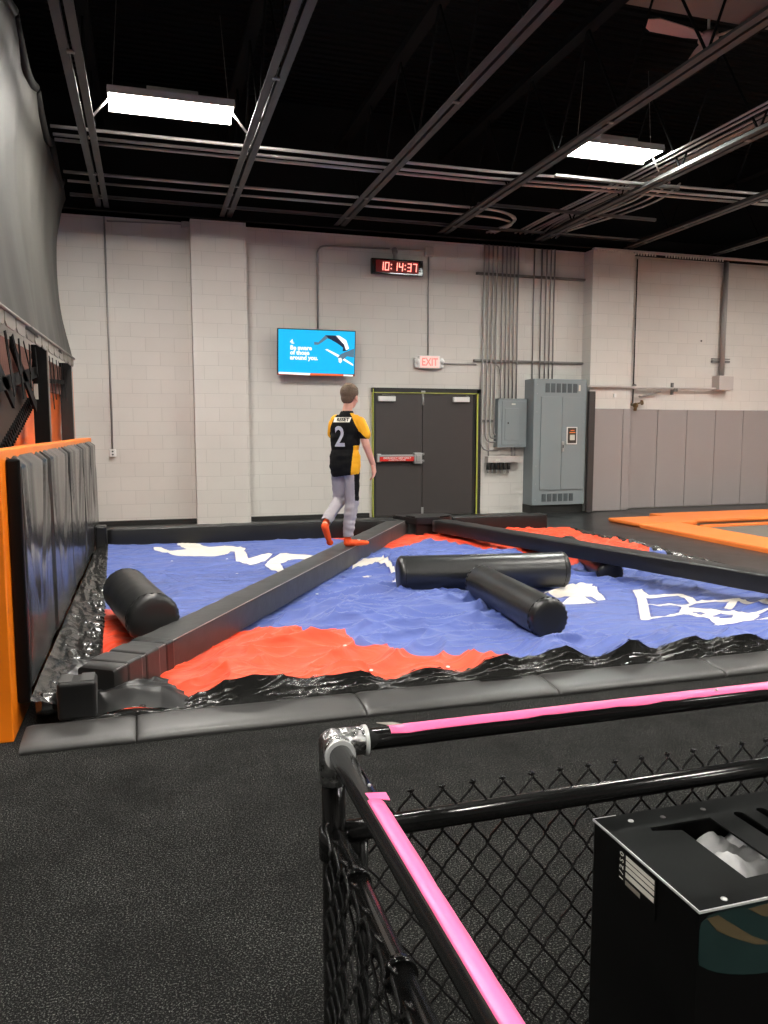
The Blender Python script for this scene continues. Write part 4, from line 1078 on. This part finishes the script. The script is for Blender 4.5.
# pink tape strips: shells wrapped on the rails
def tape(axis, t0, t1, a0, a1, name, parent, wob=0):
    b = MB(); n = 80
    def f(u, v):
        t = t0+(t1-t0)*u
        aa = a0+(a1-a0)*v + (wob*noise.noise(Vector((t*14, 0, 5)))*(1-v) if wob else 0)
        rr = PR+.0012+.0006*noise.noise(Vector((t*25, v*3, 1)))
        c, s = math.cos(aa)*rr, math.sin(aa)*rr
        return Vector((t, FY+c, RZ+s)) if axis == 'x' else Vector((FX+c, t, RZ+s))
    b.grid(n, 12, f); o = b.build(name, M['pink'], parent); o.modifiers.new('thickness', 'SOLIDIFY').thickness = .0006
    return o
tape('x', FX+.108, 3.2, math.radians(143), math.radians(50), 'pink_tape', rail_x, .25)
tape('y', 1.085, -.9, math.radians(16), math.radians(118), 'pink_tape', rail_y, 0)
b = MB(); b.prism([(0, 0), (.035, .004), (.034, -.022), (.012, -.018), (.002, -.03)], 0, .001, M=Matrix.Translation((FX-.008, 1.105, RZ+.021)) @ Matrix.Rotation(.15, 4, 'Y')); b.build('pink_tape', M['pink'], rail_y)
b = MB(); b.prism([(0, 0), (.03, -.004), (.012, .012), (-.018, .018)], 0, .001, M=Matrix.Translation((FX+.108, FY+.006, RZ+.021))); b.build('pink_tape', M['sheet_hem'], rail_x)
b = MB(); b.ball((FX+.006, 1.13, RZ+.021), .003, 8); b.build('screw', M['metal'], rail_y)
b = MB(); b.ball((1.16, FY-.006, RZ+.020), .004, 8); b.build('screw', M['metal'], rail_x)
# chain link
def chainlink(axis, t0, t1, z0, z1, off, parent, sgn=1):
    b = MB(); P = .033; Hh = .086; wr = .0027
    n = int((t1-t0)/P)
    for k in range(n+1):
        tc0 = t0+P*k; pts = []; sg = 1 if k % 2 else -1; i = 0; zz = z1
        pts.append((tc0-sg*(P*.5+.006), z1+.001, .004))
        while zz > z0:
            side = -sg if i % 2 == 0 else sg
            t_a = tc0+side*P*.5; t_b = tc0-side*P*.5
            pts.append((t_a-side*.0035, zz+.006, .0026*side)); pts.append((t_a+side*.0016, zz, 0)); pts.append((t_a-side*.0035, zz-.006, -.0026*side))
            for f in (.3, .5, .7):
                ff = .6*f+.4*(f*f*(3-2*f)); pts.append((t_a+(t_b-t_a)*ff, zz-Hh/2*f, .0026*side*(2*f-1)))
            zz -= Hh/2; i += 1
        if k and False: pass
        Q = []
        for (t, zc, dd) in pts:
            Q.append((t, FY+off+dd, zc) if axis == 'x' else (FX+off+dd, t, zc))
        b.tube(Q, wr, 6)
    return b.build('chain_link_mesh', M['wire'], parent)
chainlink('x', FX+.08, 2.2, .05, MZ+.046, .026, fence)
chainlink('y', -.3, FY-.06, .05, MZ+.046, -.026, fence)

# ------------------------------------------------------------------ black steel box
KX0, KX1, KY0, KY1, KZ = .843, 1.62, .996, 1.310, .715
kiosk = thing('steel_box', 'tall black steel box with a slotted top plate standing inside the railing', 'metal box', ((KX0+KX1)/2, (KY0+KY1)/2, 0))
b = MB(); tw = .003
b.box((KX0, KY0, 0), (KX0+tw, KY1, KZ-.004)); b.box((KX1-tw, KY0, 0), (KX1, KY1, KZ-.004)); b.box((KX0+tw, KY0, 0), (KX1-tw, KY0+tw, KZ-.004)); b.box((KX0+tw, KY1-tw, 0), (KX1-tw, KY1, KZ-.004)); b.box((KX0+tw, KY0+tw, 0), (KX1-tw, KY1-tw, .02))
b.build('casing', M['steel_black'], kiosk)
def plate_mesh(outer, holes_, z, th):
    cu = bpy.data.curves.new('plate', 'CURVE'); cu.dimensions = '2D'; cu.fill_mode = 'BOTH'; cu.extrude = th/2
    for P in [outer]+holes_:
        sp_ = cu.splines.new('POLY'); sp_.points.add(len(P)-1)
        for q, (x, y) in zip(sp_.points, P): q.co = (x, y, 0, 1)
        sp_.use_cyclic_u = True
    o = bpy.data.objects.new('plate', cu); COL.objects.link(o)
    dg = bpy.context.evaluated_depsgraph_get(); dg.update()
    me = bpy.data.meshes.new_from_object(o.evaluated_get(dg)); bpy.data.objects.remove(o); bpy.data.curves.remove(cu)
    me.materials.clear(); me.transform(Matrix.Translation((0, 0, z))); return me
def rslot(x0, y0, x1, y1, r):
    out = []
    for cx, cy, a0 in ((x1-r, y1-r, 0), (x0+r, y1-r, 90), (x0+r, y0+r, 180), (x1-r, y0+r, 270)):
        for k in range(5):
            a = math.radians(a0+k*22.5); out.append((cx+r*math.cos(a), cy+r*math.sin(a)))
    return out
outer = [(KX0-.001, KY0-.001), (KX1, KY0-.001), (KX1, KY1+.001), (KX0-.001, KY1+.001)]
hole = [(.985, 1.05), (1.072, 1.052), (1.072, 1.248), (.930, 1.248), (.926, 1.236), (.985, 1.222)]
hs = [hole, rslot(1.128, 1.05, 1.150, 1.252, .010), rslot(1.185, 1.05, 1.207, 1.252, .010), rslot(1.242, 1.05, 1.264, 1.252, .010), rslot(1.30, 1.05, 1.322, 1.252, .010)]
me = plate_mesh(outer, hs, KZ-.002, .004)
pl = link('top_plate', me, M['plate'], kiosk)
b = MB(); b.box((KX0-.003, KY0-.002, KZ-.004), (KX0-.001, KY1, KZ+.0005)); b.box((KX0-.003, KY0-.004, KZ-.004), (KX1, KY0-.002, KZ+.0005)); b.box((KX0-.003, KY1, KZ-.004), (KX0+.05, KY1+.0015, KZ+.0005)); b.build('bare_edge', M['raw_edge'], pl)
for (x, y) in ((.909, 1.282), (.904, 1.010)):
    b = MB(); b.ball((x, y, KZ), .006, 12, (1, 1, .45)); b.build('screw', M['metal'], pl)
for (x, y) in ((.981, 1.277), (1.082, 1.281)):
    b = MB(); b.ball((x, y, KZ), .0055, 12, (1, 1, .3)); b.build('screw', M['joist'], pl)
# things inside: crumpled pale cloth heap
b = MB()
def heap(u, v):
    x = .87+.62*u; y = 1.01+.285*v
    return Vector((x, y, .60+.04*math.sin(PI*v)+.05*noise.noise(Vector((x*14, y*14, 1)))+.03*ridge(x*9, y*14, 1, 6)))
b.grid(60, 30, heap); o = b.build('crumpled_cloth', M['cloth_white']); o.modifiers.new('thickness', 'SOLIDIFY').thickness = .004; center_origin(o)
tag(o, 'pale crumpled cloth lying inside the slotted black steel box', 'cloth')
# label on the side face
LX = KX0-.0015
def side_poly(pts, m, name):
    b = MB(); b.prism(pts, 0, .0008, M=Matrix(((0, 0, 1, LX-.0008), (1, 0, 0, 0), (0, 1, 0, 0), (0, 0, 0, 1)))); return b.build(name, m, kiosk)
lab = side_poly([(1.105, .628), (1.222, .628), (1.222, .712), (1.105, .712)], M['steel_black'], 'side_label')
for i, (z0, z1, y0) in enumerate(((.692, .700, 1.11), (.6815, .6895, 1.11), (.671, .679, 1.11), (.657, .667, 1.11))):
    b = MB(); b.box((LX-.0012, y0, z0), (LX-.0007, 1.196, z1)); b.build('label_bar', M['label_white'], lab)
b = MB(); b.box((LX-.0012, 1.15, .642), (LX-.0007, 1.196, .651)); b.build('label_bar', M['sheet_hem'], lab)
RL = Matrix.Translation((LX-.0012, 1.207, .672)) @ Matrix(((0, 0, -1, 0), (0, 1, 0, 0), (1, 0, 0, 0), (0, 0, 0, 1)))
RL = Matrix(((0, 0, -1, LX-.0012), (0, -1, 0, 1.209), (-1, 0, 0, .672), (0, 0, 0, 1)))
RL = Matrix(((0, 0, -1, LX-.0012), (0, 1, 0, 1.209), (1, 0, 0, .672), (0, 0, 0, 1)))
put_text('1 / 2 S 0', .017, (0, 0, 0), M['label_white'], lab, R=RL, ext=.0002)
# decal on the front face
b = MB(); E = []
for k in range(40):
    a = 2*PI*k/40; E.append((1.03+.205*math.cos(a), .655+.082*math.sin(a)))
E = [(max(KX0+.002, x), min(.708, z)) for x, z in E]
b.prism(E, 0, .0006, M=Matrix(((1, 0, 0, 0), (0, 0, -1, KY0-.0003), (0, 1, 0, 0), (0, 0, 0, 1)))); dc = b.build('oval_decal', M['teal'], kiosk)
for P in ([(.858, .698), (.88, .672), (.91, .655), (.96, .632), (1.0, .625), (.95, .65), (.915, .675), (.88, .70)], [(.94, .70), (.97, .682), (1.03, .665), (1.08, .66), (1.03, .68), (.98, .702)], [(1.10, .68), (1.16, .66), (1.20, .65), (1.14, .69)]):
    b = MB(); b.prism(P, 0, .0004, M=Matrix(((1, 0, 0, 0), (0, 0, -1, KY0-.001), (0, 1, 0, 0), (0, 0, 0, 1)))); b.build('decal_stroke', M['tan'], dc)

# ------------------------------------------------------------------ boy
boy = thing('person', 'boy in black and yellow jersey, grey trousers and orange socks walking on a beam', 'person', (0, 0, 0))
def cap(b, p, q, r0, r1, n=14, sx=1, sy=1):
    """tapered capsule"""
    p, q = Vector(p), Vector(q); d = (q-p); L = d.length
    b.tube([p+(q-p)*t for t in (0, .25, .5, .75, 1)], [r0+(r1-r0)*t for t in (0, .25, .5, .75, 1)], n)
    b.ball(p, r0, n); b.ball(q, r1, n)
def ell(b, c, rx, ry, rz, rot=None): b.ball(c, 1, 18, (rx, ry, rz), rot)
RZm = lambda a: Matrix.Rotation(math.radians(a), 3, 'Z')
RXm = lambda a: Matrix.Rotation(math.radians(a), 3, 'X')
HC = Vector((.045, .02, 1.455)); HR = RZm(-14) @ RXm(-6)
def hp(x, y, z): return HC + HR @ Vector((x, y, z))
# body (skin): head, neck, torso core, arms, hands, ankles
b = MB()
ell(b, hp(0, -.010, .028), .078, .094, .094, HR)          # cranium
ell(b, hp(0, .022, -.035), .056, .062, .072, HR)          # face
ell(b, hp(0, .035, -.082), .036, .036, .028, HR)          # jaw/chin
ell(b, hp(0, .086, -.028), .011, .016, .016, HR)          # nose
cap(b, hp(0, .082, -.005), hp(0, .092, -.026), .006, .008, 8)
for s in (-1, 1):
    ell(b, hp(s*.076, -.002, -.018), .010, .020, .030, HR)   # ears
    ell(b, hp(s*.034, .062, -.035), .020, .016, .018, HR)    # cheeks
ell(b, hp(0, .080, -.060), .020, .010, .006, HR)          # lips
cap(b, (.015, -.01, 1.27), hp(0, -.02, -.07), .048, .046)
ell(b, (0, 0, 1.14), .13, .085, .15); ell(b, (0, 0, .95), .115, .08, .16); ell(b, (0, -.005, .79), .12, .09, .10)
def arm(b, S, E, W, right):
    cap(b, S, E, .045, .037); cap(b, E, W, .038, .026)
def hand(b, W, dirv, palm_n, thumb_side, s=1.0, curl=.35):
    """palm + five separate fingers; dirv along the hand, palm_n out of the palm, thumb_side towards the thumb"""
    D = Vector(dirv).normalized(); Nn = Vector(palm_n); Nn = (Nn-D*Nn.dot(D)).normalized(); Tt = Vector(thumb_side); Tt = (Tt-D*Tt.dot(D)-Nn*Tt.dot(Nn)).normalized()
    W = Vector(W)
    for k in range(4):
        a = (-.024+.016*k)*s
        cap(b, W+D*.008*s+Tt*a*.7, W+D*.068*s+Tt*a, .0125*s, .0105*s, 10)
    for k, (L_, a) in enumerate(((.052, -.026), (.064, -.009), (.068, .008), (.062, .025))):
        base = W+D*.070*s+Tt*a*s
        c1, c2, c3 = curl, curl*2.0, curl*2.8
        p1 = base+(D*math.cos(c1)+Nn*math.sin(c1))*L_*.45*s
        p2 = p1+(D*math.cos(c2)+Nn*math.sin(c2))*L_*.32*s
        p3 = p2+(D*math.cos(c3)+Nn*math.sin(c3))*L_*.25*s
        cap(b, base, p1, .0075*s, .007*s, 8); cap(b, p1, p2, .007*s, .0065*s, 8); cap(b, p2, p3, .0065*s, .0055*s, 8)
    t0 = W+D*.018*s+Tt*.022*s; t1 = t0+(D*.55+Tt*.75+Nn*.25).normalized()*.032*s; t2 = t1+(D*.9+Tt*.25+Nn*.35).normalized()*.026*s
    cap(b, t0, t1, .0105*s, .009*s, 8); cap(b, t1, t2, .0085*s, .0068*s, 8)
RS, RE, RW = (.148, 0, 1.205), (.215, -.01, .99), (.262, .07, .80)
LS, LE, LW = (-.122, .03, 1.19), (-.150, .13, 1.0), (-.06, .31, .97)
arm(b, RS, RE, RW, True); arm(b, LS, LE, LW, False)
hand(b, RW, (.05, .28, -1), (-1, .1, -.1), (0, 1, .25), 1.25)
hand(b, LW, (.45, .9, -.15), (.5, -.4, -1), (.6, .3, .5), .95)
# lower legs core inside the trousers
cap(b, (.075, 0, .78), (.055, .02, .44), .06, .045); cap(b, (.055, .02, .44), (.035, -.01, .10), .045, .03)
cap(b, (-.075, 0, .78), (-.085, .07, .45), .06, .045); cap(b, (-.085, .07, .45), (-.12, -.26, .24), .045, .03)
me = remesh(b.mesh(), .0045, 2)
link('body', me, M['skin'], boy)
# hair
b = MB(); ell(b, hp(0, -.016, .036), .086, .100, .094, HR); ell(b, hp(0, -.045, -.02), .066, .058, .062, HR); ell(b, hp(0, .03, .075), .062, .055, .040, HR)
me = remesh(b.mesh(), .004, 2)
# cut the hair line: remove below ears at the front
bm = bmesh.new(); bm.from_mesh(me); HI = HR.inverted()
dele = []
for v in bm.verts:
    q = HI @ (v.co-HC)
    line = -.075+max(0, (q.y+.045))*1.25
    if q.z < line or (q.y > .045 and q.z < .055): dele.append(v)
bmesh.ops.delete(bm, geom=dele, context='VERTS')
for v in bm.verts:
    v.co += (v.co-HC).normalized()*.0025*noise.noise(v.co*90)
bm.to_mesh(me); bm.free()
ho = link('hair', me, M['hair'], boy); ho.modifiers.new('thickness', 'SOLIDIFY').thickness = .008
# face details
for s in (-1, 1):
    b = MB(); ell(b, hp(s*.030, .076, .002), .011, .006, .007, HR); eo = b.build('eye', M['white_plastic'], boy)
    b = MB(); ell(b, hp(s*.030, .081, .002), .005, .003, .005, HR); b.build('iris', M['frame_black'], eo)
# jersey
b = MB()
ell(b, (.005, -.002, 1.15), .155, .105, .145); ell(b, (0, -.002, 1.03), .150, .106, .20); ell(b, (0, -.004, .86), .155, .112, .17)
ell(b, (0, -.004, .80), .158, .114, .20)
for v in b.bm.verts[-78:]: pass
cap(b, (-.085, 0, 1.222), (.105, 0, 1.222), .062, .062); cap(b, (.01, -.004, 1.265), (.03, -.004, 1.265), .068, .068)
cap(b, (.02, -.005, 1.25), (.028, -.005, 1.30), .072, .056)
cap(b, RS, (.198, -.004, 1.095), .060, .062); cap(b, LS, (-.147, .075, 1.10), .056, .056)
me0 = b.mesh()
# flatten the lower tube depth
for v in me0.vertices:
    if False: v.co.y = -.004+(v.co.y+.004)*(.76 if abs(v.co.y+.004) > .0 else 1)
me = remesh(me0, .005, 3)
bm = bmesh.new(); bm.from_mesh(me)
dele = [v for v in bm.verts if v.co.z < .690+.012*math.sin(v.co.x*14) or (v.co.z > 1.318)]
bmesh.ops.delete(bm, geom=dele, context='VERTS')
for v in bm.verts:
    f = 1-sstep(1.0, 1.2, v.co.z); n = v.co.normalized()
    v.co += Vector((v.co.x, v.co.y, 0)).normalized()*(.006*noise.noise(Vector((v.co.x*9, v.co.y*9, v.co.z*22)))*(.4+f))
for f in bm.faces:
    c = f.calc_center_median(); ax = abs(c.x)
    y_ = False
    rag = .060+(1.31-c.z)*.50          # raglan line from neck to armpit
    if c.z > 1.115 and ax > rag: y_ = True
    if c.x > .17 and c.z > 1.05 and c.z > 1.15-(c.x-.14)*1.1: y_ = True
    if c.x < -.16 and c.z > 1.06: y_ = True
    if ax > .083+.02*math.sin((c.z-.72)*6) and c.z < .985+(.09 if ax > .13 else 0)*0 and c.x > 0: y_ = c.z < 1.0
    if c.z > 1.295: y_ = False
    if c.x > .125 and .72 < c.z < 1.0 and c.y > .02: y_ = False
    f.material_index = 1 if y_ else 0; f.smooth = True
bm.to_mesh(me); bm.free()
jo = link('jersey', me, [M['jersey_black'], M['jersey_yellow']], boy)
jo.modifiers.new('thickness', 'SOLIDIFY').thickness = .004
bvh = BVHTree.FromPolygons([v.co for v in me.vertices], [tuple(p.vertices) for p in me.polygons])
def print_on_back(mesh_src, cx, cz, m, name, off=.004, parent=jo):
    bm = bmesh.new(); bm.from_mesh(mesh_src)
    bmesh.ops.triangulate(bm, faces=bm.faces)
    for _ in range(2): bmesh.ops.subdivide_edges(bm, edges=[e for e in bm.edges if e.calc_length() > .012], cuts=1, use_grid_fill=False); bmesh.ops.triangulate(bm, faces=bm.faces)
    for v in bm.verts:
        x, z = cx+v.co.x, cz+v.co.y
        hit = bvh.ray_cast(Vector((x, -1, z)), Vector((0, 1, 0)))
        yy_ = hit[0].y if hit[0] is not None else -.1
        v.co = Vector((x, yy_-off+(-v.co.z), z))
    bm.to_mesh(mesh_src); bm.free()
    return link(name, mesh_src, m, parent)
tm = text_mesh('2', .27, .0, bold=.005); tm.transform(Matrix.Diagonal((.82, 1, 1, 1)))
print_on_back(tm, -.022, 1.062, M['jersey_print'], 'number_print')
pm = MB(); pm.grid(20, 6, lambda u, v: Vector((-.085+.17*u+.012*v, -.024+.048*v, 0)), smooth=False)
print_on_back(pm.mesh(), -.012, 1.232, M['jersey_patch'], 'name_patch', .004)
print_on_back(text_mesh('RESET', .046, .0, bold=.002), .006, 1.232, M['jersey_black'], 'name_print', .0065)
# trousers
b = MB()
ell(b, (0, -.004, .79), .135, .100, .10)
cap(b, (.065, 0, .78), (.062, .018, .44), .084, .068); cap(b, (.062, .018, .44), (.028, -.012, .12), .068, .055)
cap(b, (-.065, 0, .78), (-.082, .075, .45), .084, .068); cap(b, (-.082, .075, .45), (-.118, -.24, .265), .068, .052)
me = remesh(b.mesh(), .005, 3)
bm = bmesh.new(); bm.from_mesh(me)
A_, B_ = Vector((-.082, .075, .45)), Vector((-.118, -.24, .265)); dsh = (B_-A_).normalized()
dele = []
for v in bm.verts:
    if v.co.z < .095: dele.append(v)
    elif v.co.y < -.1 and (v.co-A_).dot(dsh) > (B_-A_).length+.01: dele.append(v)
bmesh.ops.delete(bm, geom=dele, context='VERTS')
for v in bm.verts:
    lo = 1-sstep(.2, .7, v.co.z)
    v.co += Vector((v.co.x-.0, v.co.y, 0)).normalized()*(.010*noise.noise(Vector((v.co.x*10, v.co.y*10, v.co.z*26)))*(.5+lo))
for f in bm.faces:
    c = f.calc_center_median(); f.smooth = True
    f.material_index = 1 if (c.z > .45 and c.x > .108 and c.y < .06) else 0
bm.to_mesh(me); bm.free()
to = link('trousers', me, [M['trousers'], M['jersey_black']], boy); to.modifiers.new('thickness', 'SOLIDIFY').thickness = .004
# socks/feet
b = MB()
cap(b, (.025, -.012, .10), (.022, -.012, .045), .036, .037); cap(b, (.020, -.015, .034), (.11, .075, .028), .036, .030); cap(b, (.07, .03, .03), (.165, .12, .022), .034, .024)
ell(b, (.17, .122, .022), .036, .034, .021)
me = remesh(b.mesh(), .004, 2)
for v in me.vertices: v.co.z = max(v.co.z, .0)
link('sock', me, M['sock'], boy)
b = MB(); b.box((.09, .055, .045), (.125, .10, .060), .006); b.build('sock_stripe', M['label_white'], boy)
b = MB()
cap(b, (-.118, -.235, .26), (-.12, -.262, .215), .033, .036); cap(b, (-.12, -.275, .225), (-.11, -.20, .10), .036, .029); cap(b, (-.113, -.22, .13), (-.108, -.165, .055), .031, .022)
ell(b, (-.108, -.165, .055), .036, .02, .03)
me = remesh(b.mesh(), .004, 2); link('sock', me, M['sock'], boy)
zb = BA.z+(BB.z-BA.z)*((7.32-BA.y)/(BB.y-BA.y))
boy.location = (BA.x+(BB.x-BA.x)*((7.47-BA.y)/(BB.y-BA.y))+.032, 7.48, zb+.012); boy.location.z -= .006; boy.scale = (1.02, 1.02, 1.02); boy.rotation_euler = (0, 0, math.radians(-31.7))

# ------------------------------------------------------------------ world, camera, look
wd = bpy.data.worlds.new('world'); scene.world = wd; wd.use_nodes = True
wd.node_tree.nodes['Background'].inputs[0].default_value = (.8, .85, 1, 1); wd.node_tree.nodes['Background'].inputs[1].default_value = .02
cam = bpy.data.cameras.new('camera'); co = bpy.data.objects.new('camera', cam); COL.objects.link(co)
cam.sensor_fit = 'HORIZONTAL'; cam.sensor_width = 36; cam.lens = 775*36/768; cam.clip_start = .02; cam.clip_end = 100
co.location = (0, 0, CH); co.rotation_euler = (PI/2-CP, 0, -CYW)
scene.camera = co
vs_ = scene.view_settings; vs_.view_transform = 'Standard'; vs_.look = 'None'; vs_.exposure = 0.0; vs_.gamma = 1; vs_.use_curve_mapping = False
